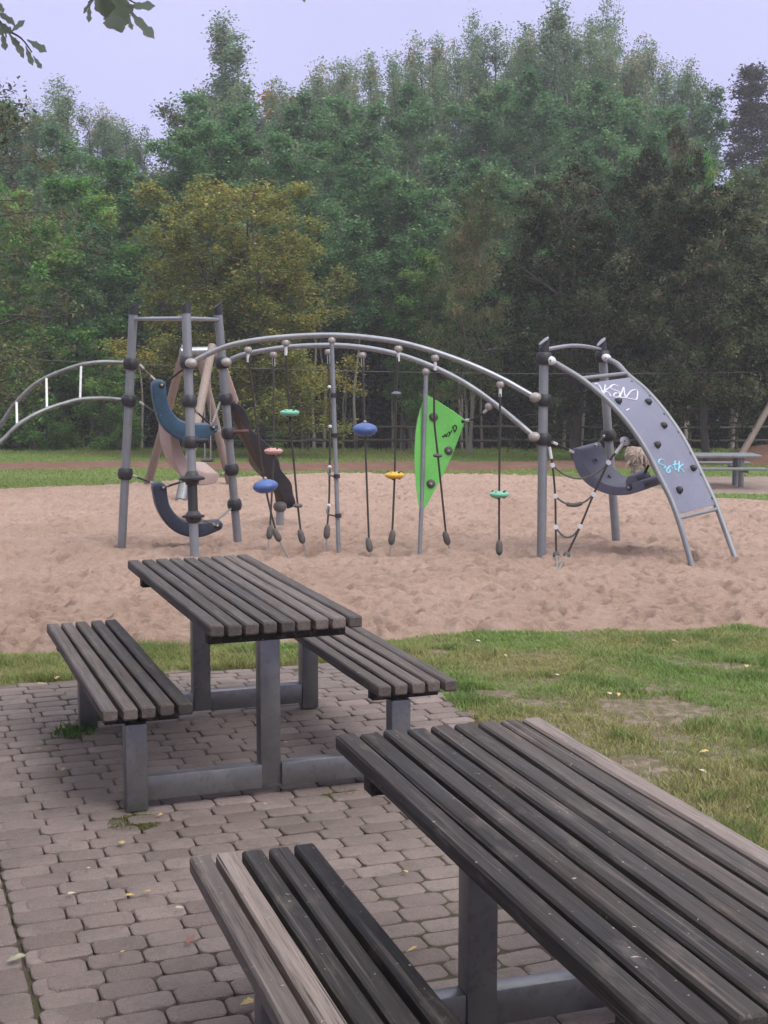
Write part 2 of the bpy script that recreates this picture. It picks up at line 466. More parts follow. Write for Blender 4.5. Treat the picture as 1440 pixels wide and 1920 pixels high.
Z = terr_np(Y) + 0.005 + Hs * np.clip(edge, 0, 1) + np.where(edge < 0, edge * 0.14, edge * 0.012) - 0.01 + raise_e
for px, py in ((539, 1044), (500, 1038), (575, 1044), (609, 1042), (637, 1046), (696, 1045), (729, 1047), (785, 1043), (846, 1041), (936, 1049), (1045, 1066), (365, 1043), (228, 1027), (446, 1018), (1015, 1047), (1297, 1060), (1380, 1050), (525, 985)):
    q = G(px, py); rr = RNG.uniform(.16, .34); d2 = ((X - q.x - RNG.uniform(-.1, .1)) ** 2 + ((Y - q.y - RNG.uniform(-.1, .1)) / 1.3) ** 2) / rr ** 2
    Z += -RNG.uniform(.025, .05) * np.exp(-d2) + .018 * np.exp(-(np.sqrt(d2) - 1.6) ** 2 * 4)
keep = (ds > -0.9).ravel()
fc = grid_faces(len(xs), len(ys)); fc = fc[keep[fc].all(1)]
struct(link('sand_pit', np_mesh('sand_pit', np.stack([X, Y, Z], -1).reshape(-1, 3), fc, 'sand', smooth=True)))

# red wood-chip path beyond the sand, and the trodden dirt under the far table
def strip(name, near, far, mat, lift, n=60, amp=0.03):
    nr = smooth_path([G(*p) for p in near], 8); fr = smooth_path([G(*p) for p in far], 8)
    k = min(len(nr), len(fr)); vs = []; m_ = 9
    for i in range(k):
        for j in range(m_):
            p = nr[i].lerp(fr[i], j / (m_ - 1))
            w = 0.5 * (random.random() - 0.5) if j in (0, m_ - 1) else 0
            y = p.y + w
            e = math.sin(PI * j / (m_ - 1))
            vs.append((p.x, y, terr(y) + lift * (e ** 0.5) - 0.03 * (1 - e) + random.uniform(-amp, amp) * e))
    return struct(link(name, np_mesh(name, np.array(vs), grid_faces(m_, k), mat, smooth=True)))
strip('path', [(-260, 884), (0, 880), (240, 878), (500, 882), (760, 883), (1000, 880), (1240, 876), (1300, 873), (1480, 866)],
      [(-260, 870), (0, 868), (240, 867), (500, 868), (760, 866), (1000, 866), (1240, 862), (1300, 858), (1480, 850)], 'redbark', 0.07)
strip('dirt_patch', [(1190, 918), (1290, 926), (1340, 927), (1400, 926), (1500, 925), (1560, 920)],
      [(1210, 900), (1290, 896), (1340, 892), (1400, 892), (1500, 892), (1560, 895)], 'dirt', 0.06, amp=0.01)
# red mound by the log
m_c = Vector((P(1478, 850, 40).x, 40.0, 0)); vs = []
gx = np.linspace(-1, 1, 40); X, Y = np.meshgrid(gx, gx); R2 = X * X + Y * Y
Zm = 0.60 * np.clip(1 - R2, 0, 1) ** 1.2 * (0.8 + 0.4 * fbm(X * 4 + 5, Y * 4))
V = np.stack([m_c.x + 2.7 * X, m_c.y + 2.2 * Y, terr_np(m_c.y + 2.2 * Y) - 0.06 + Zm], -1).reshape(-1, 3)
struct(link('mound', np_mesh('mound', V, grid_faces(40, 40), 'redbark', smooth=True)))

# paving: joints sheet + every stone with chamfered corners
jm = MB(); jm.prism([(x, y, terr(y) - 0.11) for x, y in PAVPOLY], (0, 0, 0.1005))
jo = struct(jm.build('paving_bed', 'joint', smooth=False))
PV = []; PF = []; PT = []
def stone(u, v, L, W, rot=0.0):
    n0 = len(PV)
    c = 0.019; z0 = -0.006 + random.uniform(-0.0032, 0.0026); tl = (random.uniform(-.018, .018), random.uniform(-.022, .022))
    q = random.uniform(-0.012, 0.012)
    def ring(ins, z):
        l, w = L / 2 - ins, W / 2 - ins; cc = c * (1 - ins * 6)
        pts = [(-l + cc * 0.9, -w), (l - cc * 0.9, -w), (l - cc * .25, -w + cc * 0.55), (l, -w + cc * 1.05), (l, w - cc * 1.05), (l - cc * .25, w - cc * 0.55), (l - cc * 0.9, w), (-l + cc * 0.9, w), (-l + cc * .25, w - cc * 0.55), (-l, w - cc * 1.05), (-l, -w + cc * 1.05), (-l + cc * .25, -w + cc * 0.55)]
        for a, b_ in pts:
            a2 = a * math.cos(rot + q) - b_ * math.sin(rot + q) + random.uniform(-.0012, .0012); b2 = a * math.sin(rot + q) + b_ * math.cos(rot + q) + random.uniform(-.0012, .0012)
            x, y = pav(u + a2, v + b2)
            PV.append((x, y, terr(y) + z + z0 + a * tl[0] + b_ * tl[1]))
    ring(0.0, -0.030); ring(0.0, -0.0038); ring(0.0025, -0.0014); ring(0.008, 0.0)
    K = 12
    for r in range(3):
        for j in range(K):
            j2 = (j + 1) % K
            PF.append((n0 + r * K + j, n0 + r * K + j2, n0 + (r + 1) * K + j2, n0 + (r + 1) * K + j)); 
    PF.append(tuple(n0 + 3 * K + j for j in range(K)))
    t = min(1, max(0, random.gauss(0.5, 0.22))); PT.extend([t] * (3 * K + 1))
PL, PW, GAP = 0.168, 0.103, 0.006
row = 0; v = -4.6
while v < 2.56:
    u = -0.80 + (0 if row % 2 else PL / 2) + random.uniform(-.008, .008)
    if row % 2 == 0: stone(-0.80 + 0.0, v, PL / 2 - GAP, PW - GAP)
    lim = 1.50 if v < 1 else 1.55 + 0.06 * v + random.uniform(-.05, .05)
    while u < lim:
        stone(u + (PL / 2 if row % 2 else PL / 4) - 0.04, v + random.uniform(-.002, .002), PL - GAP, PW - GAP); u += PL
    row += 1; v += PW
v = -4.6
while v < 2.4:
    for k in range(9): stone(-0.80 - 0.1 - k * PW, v + (PL / 2 if k % 2 else 0), PL - GAP, PW - GAP, PI / 2)
    v += PL
me = bpy.data.meshes.new('paving'); me.from_pydata(PV, [], PF); me.update()
a = me.attributes.new('tone', 'FLOAT', 'FACE'); a.data.foreach_set('value', PT); me.materials.append(M['paver'])
me.polygons.foreach_set('use_smooth', [True] * len(PF))
o = struct(link('paving', me)); es = o.modifiers.new('split', 'EDGE_SPLIT'); es.split_angle = math.radians(50)

# ------------------------------------------------------------------ grass
def blades(name, x, y, z, hgt, wid, cols, lean=0.6):
    n = len(x); th = RNG.uniform(0, 2 * PI, n); ph = RNG.uniform(0, 2 * PI, n)
    ln = lean * hgt * RNG.uniform(0.2, 1.2, n)
    dx = np.cos(th) * wid / 2; dy = np.sin(th) * wid / 2; lx = np.cos(ph) * ln; ly = np.sin(ph) * ln
    zz = z - 0.01
    V = np.empty((n, 5, 3))
    V[:, 0] = np.stack([x - dx, y - dy, zz], -1); V[:, 1] = np.stack([x + dx, y + dy, zz], -1)
    V[:, 2] = np.stack([x + dx * .8 + lx * .35, y + dy * .8 + ly * .35, zz + hgt * .6], -1)
    V[:, 3] = np.stack([x - dx * .8 + lx * .35, y - dy * .8 + ly * .35, zz + hgt * .6], -1)
    V[:, 4] = np.stack([x + lx, y + ly, zz + hgt], -1)
    i = np.arange(n)[:, None] * 5
    q = i + np.array([0, 1, 2, 3]); 
    me = bpy.data.meshes.new(name)
    tri = i + np.array([3, 2, 4])
    lv = np.concatenate([q, tri], 1).ravel(); ls = (np.arange(n)[:, None] * 7 + np.array([0, 4])).ravel()
    me.vertices.add(n * 5); me.vertices.foreach_set('co', V.astype(np.float32).ravel())
    me.loops.add(n * 7); me.loops.foreach_set('vertex_index', lv.astype(np.int32))
    me.polygons.add(n * 2); me.polygons.foreach_set('loop_start', ls.astype(np.int32))
    me.update(calc_edges=True)
    C4 = np.repeat(np.concatenate([cols, np.ones((n, 1))], 1)[:, None], 5, 1)
    at = me.attributes.new('leaf_colour', 'FLOAT_COLOR', 'POINT'); at.data.foreach_set('color', C4.astype(np.float32).ravel())
    me.materials.append(M['blade'])
    o = link(name, me); o['kind'] = 'stuff'; o['category'] = 'grass'
    return o

def lerpc(a, b, t): return np.array(a)[None] * (1 - t[:, None]) + np.array(b)[None] * t[:, None]
n = 1000000
x = RNG.uniform(-3.6, 4.6, n); y = RNG.uniform(3.4, 10.2, n)
BARE = [(G(1235, 1335), 0.36, 0.22), (G(1240, 1292), 0.18, 0.06), (G(905, 1300), 0.22, 0.08), (G(1180, 1440), 0.20, 0.12), (G(1050, 1275), 0.11, 0.05), (G(820, 1222), 0.16, 0.08), (G(1000, 1192), 0.09, 0.05), (G(1360, 1245), 0.3, 0.06), (G(1000, 1318), 0.13, 0.06)]
bare = np.zeros(n)
for c_, rx, ry in BARE:
    bare = np.maximum(bare, 1.35 - ((x - c_.x) / rx / .9) ** 2 - ((y - c_.y) / (ry * 1.5)) ** 2 + (fbm(x * 6, y * 6) - .47) * 1.6 - .15)
dens = (fbm(x * 1.7 + 3, y * 1.7) - 0.36) * 3.2 + 0.25 * (y - 6.6)
dens = np.clip(dens + 0.6, 0.6, 1) * np.clip(1 - bare * 1.6, 0.05, 1)
dsn = poly_dist(x, y, SAND) + 0.30 * (fbm(x * 2.2, y * 2.2) - 0.47); dpv = poly_dist(x, y, PAVPOLY) + 0.16 * (fbm(x * 5, y * 5) - 0.47)
dens *= np.clip(-dsn / 0.10 + 0.1, 0, 1) * np.clip(-dpv / 0.05, 0, 1)
left = (x < 0.2) & (y > 7.0)
dens = np.where(left, np.minimum(1, dens * 1.4), dens)
k = RNG.random(n) < dens; x, y = x[k], y[k]; n = len(x)
tuft = fbm(x * 4.5 + 50, y * 4.5, 3)
hg = (0.019 + 0.055 * np.clip(tuft - 0.28, 0, 1) * 1.5) * RNG.uniform(0.5, 1.4, n)
hg = np.where((x < 0.3) & (y > 7.2), hg * 1.4, hg)
t = np.clip((fbm(x * 1.2 + 80, y * 1.2) - 0.32) * 2.6 + RNG.normal(0, 0.2, n) + 0.1 * (y - 7.2), 0, 1)
cols = lerpc((0.32, 0.305, 0.14), (0.205, 0.305, 0.10), t)
deep = np.clip((tuft - 0.5) * 4, 0, 0.7); cols = cols * (1 - deep[:, None]) + np.array((0.12, 0.20, 0.06))[None] * deep[:, None]
dry = RNG.random(n) < 0.10; cols[dry] = np.array((0.30, 0.24, 0.12)) * RNG.uniform(0.6, 1.1, (dry.sum(), 1))
cols *= RNG.uniform(0.75, 1.25, (n, 1))
g = blades('grass', x, y, lawn_z(x, y), hg, RNG.uniform(0.0035, 0.008, n), cols, 0.9)
g['label'] = 'short patchy green grass between the paving and the sand'
# far lawn
n = 330000
x = RNG.uniform(-16, 14, n); y = RNG.uniform(20, 51.5, n)
PATHP = [tuple(G(px, py)[:2]) for px, py in [(-260, 884), (0, 880), (240, 878), (500, 882), (760, 883), (1000, 880), (1240, 876), (1480, 866), (1480, 850), (1240, 862), (1000, 866), (760, 866), (500, 868), (240, 867), (0, 868), (-260, 870)]]
DIRTP = [tuple(G(px, py)[:2]) for px, py in [(1240, 922), (1340, 927), (1500, 926), (1560, 895), (1340, 892), (1260, 897)]]
k = (poly_dist(x, y, SAND) < -0.3 * RNG.random(n)) & (poly_dist(x, y, PATHP) < -0.2 + 0.5 * RNG.random(n)) & (poly_dist(x, y, DIRTP) < 0.1 * RNG.random(n))
k &= (np.hypot((x - m_c.x) / 2.7, (y - m_c.y) / 2.2) > 0.9) & (np.abs(x) < 0.3 * y + 2)
k &= RNG.random(n) < np.clip(0.45 + 1.2 * (fbm(x * .5, y * .5) - .4), .2, 1)
x, y = x[k], y[k]; n = len(x)
t = np.clip((fbm(x * .35 + 8, y * .35) - 0.3) * 2.4 + RNG.normal(0, .15, n), 0, 1)
cols = lerpc((0.23, 0.245, 0.09), (0.16, 0.275, 0.07), t) * RNG.uniform(.75, 1.2, (n, 1))
rough = np.clip((y - 46.5) / 3, 0, 1)
hg = RNG.uniform(0.025, 0.07, n) * (1 + 3.2 * rough * fbm(x * 1.2, y * 1.2))
g = blades('grass', x, y, terr_np(y) - 0.03 + 0.05 * (fbm(x * 1.3, y * 1.3) - 0.47) + 0.01, hg, RNG.uniform(0.012, 0.03, n), cols, 0.8)
g['label'] = 'mown green grass beyond the sand and the red path'
# ------------------------------------------------------------------ picnic tables
def slat(mb, u, v0, v1, ztop, w, th, tone, n=14):
    vs = []; fs = []; ch = 0.006
    jz = random.uniform(-.0018, .0018); ju = random.uniform(-.0015, .0015)
    ph = random.uniform(0, 6)
    for i in range(n):
        v = v0 + (v1 - v0) * i / (n - 1)
        bow = 0.0018 * math.sin(ph + v * 2.3); wz = 0.0012 * math.sin(ph * 2 + v * 4.1)
        e = 0.006 if i in (0, n - 1) else 0.0
        hw = w / 2 - e * 0.6
        prof = [(-hw + ch, ztop - e), (hw - ch, ztop - e), (hw, ztop - ch - e), (hw, ztop - th + ch + e), (hw - ch, ztop - th + e), (-hw + ch, ztop - th + e), (-hw, ztop - th + ch + e), (-hw, ztop - ch - e)]
        vv = v + (0.004 if i == 1 else -0.004 if i == n - 2 else 0)
        if i in (1, n - 2): vv = (v0 + 0.006) if i == 1 else (v1 - 0.006)
        for a, z in prof:
            vs.append((u + ju + bow + a + random.uniform(-.0007, .0007), vv, z + jz + wz + random.uniform(-.0005, .0005)))
    for i in range(n - 1):
        for j in range(8):
            j2 = (j + 1) % 8
            fs.append((i * 8 + j, i * 8 + j2, (i + 1) * 8 + j2, (i + 1) * 8 + j))
    fs.append(tuple(reversed(range(8)))); fs.append(tuple((n - 1) * 8 + j for j in range(8)))
    mb.add(vs, fs, tone)

def picnic_table(frame, label, top_t, left_t, right_t, group):
    t = thing('picnic_table', (frame[0], frame[1], 0), label, 'picnic table', group)
    t.rotation_euler = (0, 0, frame[2])
    mb = MB(); SW = 0.0585
    for i in range(9):
        slat(mb, SW / 2 + i * (TW - SW) / 8, random.uniform(-.006, .006), TL + random.uniform(-.006, .006), TZ, SW, 0.047, top_t[i])
    mb.build('tabletop', 'wood', t)
    for v in (0.17, 1.60):
        b = MB(); b.box((TW / 2, v, TZ - 0.0475 - 0.028), (TW - 0.05, 0.065, 0.055)); b.build('batten', 'wood', t, bevel=0.003)
    for side, tones in ((0, left_t), (1, right_t)):
        u0 = -0.421 if side == 0 else TW + 0.069
        mb = MB()
        for i in range(5):
            slat(mb, u0 + 0.029 + i * (0.352 - 0.058) / 4, random.uniform(-.006, .006), TL - 0.01 + random.uniform(-.006, .006), 0.45, 0.058, 0.047, tones[i])
        st = mb.build('seat', 'wood', t)
        for v in (0.17, 1.60):
            b = MB(); b.box((u0 + 0.176, v, 0.4025 - 0.025), (0.30, 0.06, 0.048)); b.build('batten', 'wood', st, bevel=0.003)
        for v in (0.15, 1.45):
            b = MB(); b.box((u0 + 0.146, v, 0.176), (0.085, 0.075, 0.354)); b.build('leg', 'galv', t, bevel=0.004)
    for v in (0.19, 1.45):
        b = MB(); b.box((TW / 2 - 0.03, v, 0.3665), (0.085, 0.075, 0.663)); b.build('leg', 'galv', t, bevel=0.004)
        v2 = v if v > 1 else 0.15 + 0.02
        b = MB(); b.box(((TW / 2 - 0.03 - 0.0425 + u_l(0)) / 2, v2, 0.078), (TW / 2 - 0.03 - 0.0425 - u_l(0), 0.062, 0.098)); b.build('crossbeam', 'galv', t, bevel=0.003)
        b = MB(); b.box(((TW / 2 - 0.03 + 0.0425 + u_l(1)) / 2, v2, 0.078), (u_l(1) - (TW / 2 - 0.03 + 0.0425), 0.062, 0.098)); b.build('crossbeam', 'galv', t, bevel=0.003)
    return t
def u_l(s): return -0.421 + 0.146 + 0.0425 if s == 0 else TW + 0.069 + 0.146 - 0.0425
picnic_table(T1, 'dark weathered slat picnic table nearest the sand, its whole top and both benches in view', [.28, .20, .3, .25, .2, .4, .55, .62, .3], [.40, .45, .25, .2, .12], [.3, .4, .5, .4, .3], 'slat picnic tables on the paving')
picnic_table(T2, 'dark slat picnic table in the foreground with one pale slat on its grass side', [.06, .03, .10, .05, .12, .14, .30, .24, .95], [.42, .98, .03, .07, .0], [.2, .2, .2, .2, .2], 'slat picnic tables on the paving')

# far grey table
tb = G(1400, 917); tY = tb.y
t = thing('picnic_table', (6.3, tY + 0.25, terr(tY)), 'small grey steel picnic table far off on bare dirt at the edge of the sand', 'picnic table')
g0 = terr(tY)
def tpart(name, c, size, bev=0.006):
    b = MB(t.location); b.box(c, size); return b.build(name, 'greytable', t, bevel=bev)
zt = P(1390, 852, tY + 0.2).z
xr = P(1421, 852, tY + 0.2).x; xl = P(1262, 852, tY + 0.2).x
tpart('tabletop', ((xl + xr) / 2, tY + 0.25, zt - 0.02), (xr - xl, 0.72, 0.05))
for dy in (-0.42, 0.95):
    zs = g0 + 0.42
    tpart('seat', ((xl + xr) / 2 + (0.0 if dy < 0 else 0.05), tY + dy, zs), (xr - xl - 0.02, 0.27, 0.04))
for xx in (xl + 0.35, xr - 0.36):
    for dy in (0.0, 0.45):
        b = MB(t.location); b.tube([(xx, tY + dy, g0 - 0.05), (xx, tY + dy, zt - 0.045)], 0.055, 10); b.build('leg', 'greytable', t)
    tpart('crossbeam', (xx, tY + 0.26, g0 + 0.37), (0.06, 1.35, 0.06))

# ------------------------------------------------------------------ climbing frame
cf = thing('climbing_frame', (-0.2, 14.6, terr(14.6)), 'large grey steel climbing frame with curved rails, hanging ropes and panels in the sand', 'climbing frame')
def nb(): return MB(cf.location)
POSTS = {
    'A': (G(228, 1027), P(250, 588, 15.10), P(250, 575, 15.1)),
    'B': (G(365, 1043), P(349, 586, 14.45), P(349, 572, 14.45)),
    'C': (G(446, 1018), P(409, 588, 15.45), P(408, 575, 15.45)),
    'D': (G(1015, 1047), P(1020, 658, 14.10), P(1020, 640, 14.1)),
    'E': (G(1156, 1022), P(1129, 658, 15.42), P(1128, 638, 15.42)),
}
PR = 0.0475; post_o = {}; axis = {}
for k, (b0, t0, c0) in POSTS.items():
    d = (t0 - b0).normalized(); axis[k] = (b0, d)
    m = nb(); m.tube([b0 - d * 0.35, t0], PR, 20); post_o[k] = m.build('post', 'post', cf)
    m = nb(); cap = 0.095 if k in 'ABC' else 0.075
    # slanted cap
    side = Vector((1, 0.2, 0)); side = (side - d * side.dot(d)).normalized(); oth = d.cross(side)
    n = 18; vs = [t0 + (side * math.cos(2 * PI * j / n) + oth * math.sin(2 * PI * j / n)) * (PR + 0.004) - d * 0.01 for j in range(n)]
    vt = [t0 + (side * math.cos(2 * PI * j / n) + oth * math.sin(2 * PI * j / n)) * (PR + 0.003) + d * (cap + (0.035 if k in 'ABC' else 0.045) * math.cos(2 * PI * j / n)) for j in range(n)]
    m.add(vs + vt, [tuple(reversed(range(n))), tuple(range(n, 2 * n))] + [(j, (j + 1) % n, n + (j + 1) % n, n + j) for j in range(n)])
    co = m.build('cap', 'black', post_o[k])
    if k in 'DE':
        m = nb(); m.lathe(t0 - d * 0.055, d, [(0, PR + .004), (0, PR + 0.006), (0.035, PR + 0.006), (0.035, PR + .003)], 18); m.build('collar', 'post', post_o[k])
        c = t0 + d * (cap + 0.012); m = nb()
        nrm = (d - side * 0.62).normalized() if False else (d * 1.0 - side * 0.9).normalized()
        m.lathe(c + d * 0.01, nrm, [(0, 0.0), (0, 0.062), (0.008, 0.062), (0.008, 0.0)], 18); m.build('cap_plate', 'tube', post_o[k])

def on_post(k, py):
    """point of the post axis seen at picture height py"""
    b0, d = axis[k]; lo, hi = -0.5, 4.0
    for _ in range(40):
        mid = (lo + hi) / 2
        if proj(b0 + d * mid)[1] > py: lo = mid
        else: hi = mid
    return b0 + d * lo
CL = {}
CLAMP = [(-0.062, 0.050), (-0.060, 0.066), (-0.035, 0.079), (0, 0.083), (0.035, 0.079), (0.060, 0.066), (0.062, 0.050)]
for k, pys in {'A': (682, 751, 888), 'B': (680, 752, 829), 'C': (680, 748, 812, 880, 946), 'D': (672, 750, 823), 'E': (668, 816)}.items():
    for py in pys:
        c = on_post(k, py); CL[k, py] = c
        m = nb(); m.lathe(c, axis[k][1], CLAMP, 20); co = m.build('clamp', 'black', post_o[k])
        m = nb(); q = (Vector((0, 0, CH)) - c); q = (q - axis[k][1] * q.dot(axis[k][1])).normalized()
# post B: flanged footholds and the black sleeve between them
c1, c2 = on_post('B', 897), on_post('B', 970); dB = axis['B'][1]
m = nb(); m.lathe(c1, dB, [(-.07, .05), (-.06, .065), (-.025, .075), (-.018, .13), (.004, .135), (.012, .125), (.03, .075), (.06, .06), (.075, .049)], 22); m.build('foothold', 'black', post_o['B'])
m = nb(); m.lathe(c2, dB, [(-.06, .05), (-.05, .068), (-.01, .08), (0, .115), (.02, .118), (.03, .08), (.06, .06), (.07, .049)], 22); m.build('foothold', 'black', post_o['B'])
m = nb(); m.tube([c2, c1], 0.0515, 20); m.build('sleeve', 'black', post_o['B'])
for (k, py, dx, mt) in (('B', 829, 0.19, 'black'), ('C', 812, 0.23, 'maroon')):
    c = CL[k, py]; m = nb(); m.tube([c + Vector((0.05, -0.03, 0.012)), c + Vector((dx * .6, -.05, .018)), c + Vector((dx, -.05, .018))], 0.024, 10, radii=[.026, .022, .026]); m.build('handgrip', mt, post_o[k])

# top triangle bars of the tower
ta, tb_, tc = on_post('A', 598), on_post('B', 597), on_post('C', 599)
for p, q in ((ta, tb_), (tb_, tc), (ta, tc)):
    m = nb(); m.tube([p, q], 0.020, 10); m.build('top_bar', 'tube', cf)
# arched bar D-E
m = nb(); m.tube(smooth_path([on_post('D', 656), P(1048, 651, 14.4), P(1075, 648, 14.75), P(1102, 650, 15.1), on_post('E', 656)]), 0.020, 10); m.build('top_bar', 'tube', cf)

# the two long arched rails
def rail(pix, y0, y1, r, mat, name='arch_rail', n=8):
    k = len(pix); pts = []
    x0, x1 = pix[0][0], pix[-1][0]
    for (px, py) in pix: pts.append(P(px, py, y0 + (y1 - y0) * (px - x0) / (x1 - x0)))
    m = nb(); m.tube(smooth_path(pts, n), r, 14); return m.build(name, mat, cf)
FR = [(358, 681), (390, 664), (430, 648), (480, 638), (535, 632), (590, 629), (640, 629), (690, 633), (740, 640), (790, 652), (840, 668), (890, 687), (940, 710), (980, 732), (1006, 747)]
RR = [(424, 679), (450, 667), (490, 658), (540, 651), (590, 648), (640, 648), (690, 653), (740, 663), (790, 679), (840, 701), (890, 730), (940, 767), (980, 800), (1004, 821)]
fr_o = rail(FR, 14.36, 14.06, 0.0275, 'tube'); rr_o = rail(RR, 15.5, 14.08, 0.0275, 'tube')
def y_on(pix, y0, y1, px): return y0 + (y1 - y0) * (px - pix[0][0]) / (pix[-1][0] - pix[0][0])
def FYd(px): return y_on(FR, 14.36, 14.06, px)
def RYd(px): return y_on(RR, 15.5, 14.08, px)
# end brackets of the rails
for px, py, Y, ro in ((358, 681, 14.33, fr_o), (424, 679, 15.46, rr_o), (1004, 745, 14.05, fr_o), (1002, 819, 14.05, rr_o)):
    m = nb(); c = P(px, py, Y - 0.01); m.ball(c, 0.05, (1, 0, 0), 1.25); m.build('bracket', 'bracket', ro)
    

# ladder to the left
LU = [(232, 680, 15.13), (212, 679, 15.1), (186, 679, 15.05), (152, 684, 15.0), (118, 695, 14.98), (87, 708, 14.97), (60, 725, 14.98), (31, 754, 15.0), (12, 780, 15.03), (-5, 808, 15.05), (-40, 870, 15.1), (-75, 950, 15.2), (-98, 1012, 15.3)]
LL = [(230, 750, 15.13), (212, 748, 15.08), (186, 747, 14.98), (150, 749, 14.85), (118, 757, 14.72), (88, 767, 14.6), (60, 780, 14.5), (32, 798, 14.42), (10, 820, 14.36), (-8, 838, 14.32), (-55, 900, 14.25), (-95, 975, 14.2), (-118, 1040, 14.2)]
lr = []
for pix in (LU, LL):
    pts = [P(*p) for p in pix]; m = nb(); m.tube(smooth_path(pts, 6), 0.0215, 12); lr.append(m.build('ladder_rail', 'tubedark', cf))
    m = nb(); m.ball(P(*pix[0]), 0.028, (1, 0, 0), 1.5, 10, 6); m.build('bracket', 'bracket', lr[-1])
for i in (3, 5, 7):
    m = nb(); m.tube([P(*LU[i]), P(*LL[i])], 0.0135, 10); m.build('ladder_rung', 'white', cf)

# ------------- curved seats
def banana(name, outer, inner, pt, ang, width, mat, lift=0.0, bolts=(), bev=0.02):
    """side outline seen on the upright plane through pt that runs along ang; extruded away from the viewer by width"""
    hd = Vector((math.cos(ang), math.sin(ang), 0)); nr = Vector((-math.sin(ang), math.cos(ang), 0))
    cam = Vector((0, 0, CH))
    def on(px, py):
        r = Vector(ray(px, py)); k = (pt - cam).dot(nr) / r.dot(nr); return cam + r * k
    o_ = smooth_path([on(*p) for p in outer], 5); i_ = smooth_path([on(*p) for p in inner], 5)
    n = min(len(o_), len(i_))
    oi = [o_[round(j * (len(o_) - 1) / (n - 1))] for j in range(n)]; ii = [i_[round(j * (len(i_) - 1) / (n - 1))] for j in range(n)]
    E = nr * width + Vector((0, 0, lift)); m = nb()
    # rounded ends: half discs
    def cap(a, b, fwd):
        mid = (a + b) / 2; ax = (a - b) / 2; L = fwd.normalized() * ax.length * 0.8
        return [mid + ax * math.cos(PI * q / 6) + L * math.sin(PI * q / 6) for q in range(1, 6)]
    c0 = cap(oi[0], ii[0], (oi[0] + ii[0]) - (oi[2] + ii[2])); c1 = cap(oi[-1], ii[-1], (oi[-1] + ii[-1]) - (oi[-3] + ii[-3]))
    ring = list(reversed(c0)) ; loop = ring + oi + c1 + list(reversed(ii))
    k = len(loop); vs = loop + [p + E for p in loop]
    fs = [(i, (i + 1) % k, k + (i + 1) % k, k + i) for i in range(k)]
    for base in (0, k):
        q0 = 5 ; 
        for j in range(n - 1):
            a, b_ = q0 + j, q0 + j + 1; c, d = k - 1 - j - 1, k - 1 - j
            fs.append((base + a, base + b_, base + c, base + d))
        fs.append(tuple([base + j for j in range(5)] + [base + 5, base + k - 1]))
        fs.append(tuple([base + 5 + n + j for j in range(5)] + [base + 5 + n + 5, base + 5 + n - 1]))
    m.add(vs, fs)
    o = m.build(name, mat, cf, bevel=bev, seg=3)
    for bx, by in bolts:
        q = on(bx, by); mm = nb(); mm.ball(q - nr * 0.004, 0.034, nr, 0.5, 12, 6); mm.build('bolt', 'black', o)
        mm = nb(); mm.ball(q - nr * 0.022, 0.015, nr, 0.8, 8, 5); mm.build('bolt', 'bracket', o)
    return o, on, nr
pA, pB, pC = POSTS['A'][0], POSTS['B'][0], POSTS['C'][0]
banana('curved_seat', [(286, 724), (291, 762), (304, 798), (330, 821), (366, 832), (404, 812)], [(311, 720), (316, 757), (330, 780), (348, 791), (372, 794), (402, 794)], Vector((-2.35, 14.95, 0)), 0.30, 0.20, 'teal', bolts=((303, 722), (400, 801)))
banana('curved_seat', [(287, 916), (297, 958), (321, 992), (350, 1006), (380, 1007), (413, 994)], [(313, 914), (318, 946), (334, 968), (352, 977), (378, 979), (410, 977)], Vector((-2.25, 14.80, 0)), 0.30, 0.20, 'navy', bolts=((306, 914), (407, 985)))
banana('curved_seat', [(319, 806), (323, 850), (337, 888), (356, 904), (378, 911), (400, 908)], [(333, 806), (341, 843), (355, 868), (368, 879), (385, 885), (405, 886)], Vector((-2.1, 15.35, 0)), 0.55, 0.34, 'beige', lift=0.10)
so, son, snr = banana('curved_seat', [(1072, 848), (1078, 876), (1092, 900), (1116, 918), (1146, 928), (1176, 928), (1205, 920)], [(1088, 846), (1095, 868), (1109, 888), (1128, 904), (1148, 911), (1172, 912), (1196, 902)], Vector((2.35, 14.2, 0)), -0.62, 0.50, 'slate', lift=0.035, bolts=((1180, 914),), bev=0.012)
m = nb(); a = son(1188, 906) + snr * 0.03; m.tube([a + Vector((-0.03, 0, 0)), a + Vector((0.15, 0.28, 0.04))], 0.075, 14); m.build('seat_end', 'slate', so, bevel=0.015)
for (px, py) in ((1113, 863), (1138, 895)):
    c = son(px - 15, py + 7) + snr * 0.24 + Vector((0, 0, 0.03)); 
    m = nb(); m.ball(c, 0.024, (0.7, 0, 0.6), 0.4, 10, 5); m.build('bolt', 'black', so)

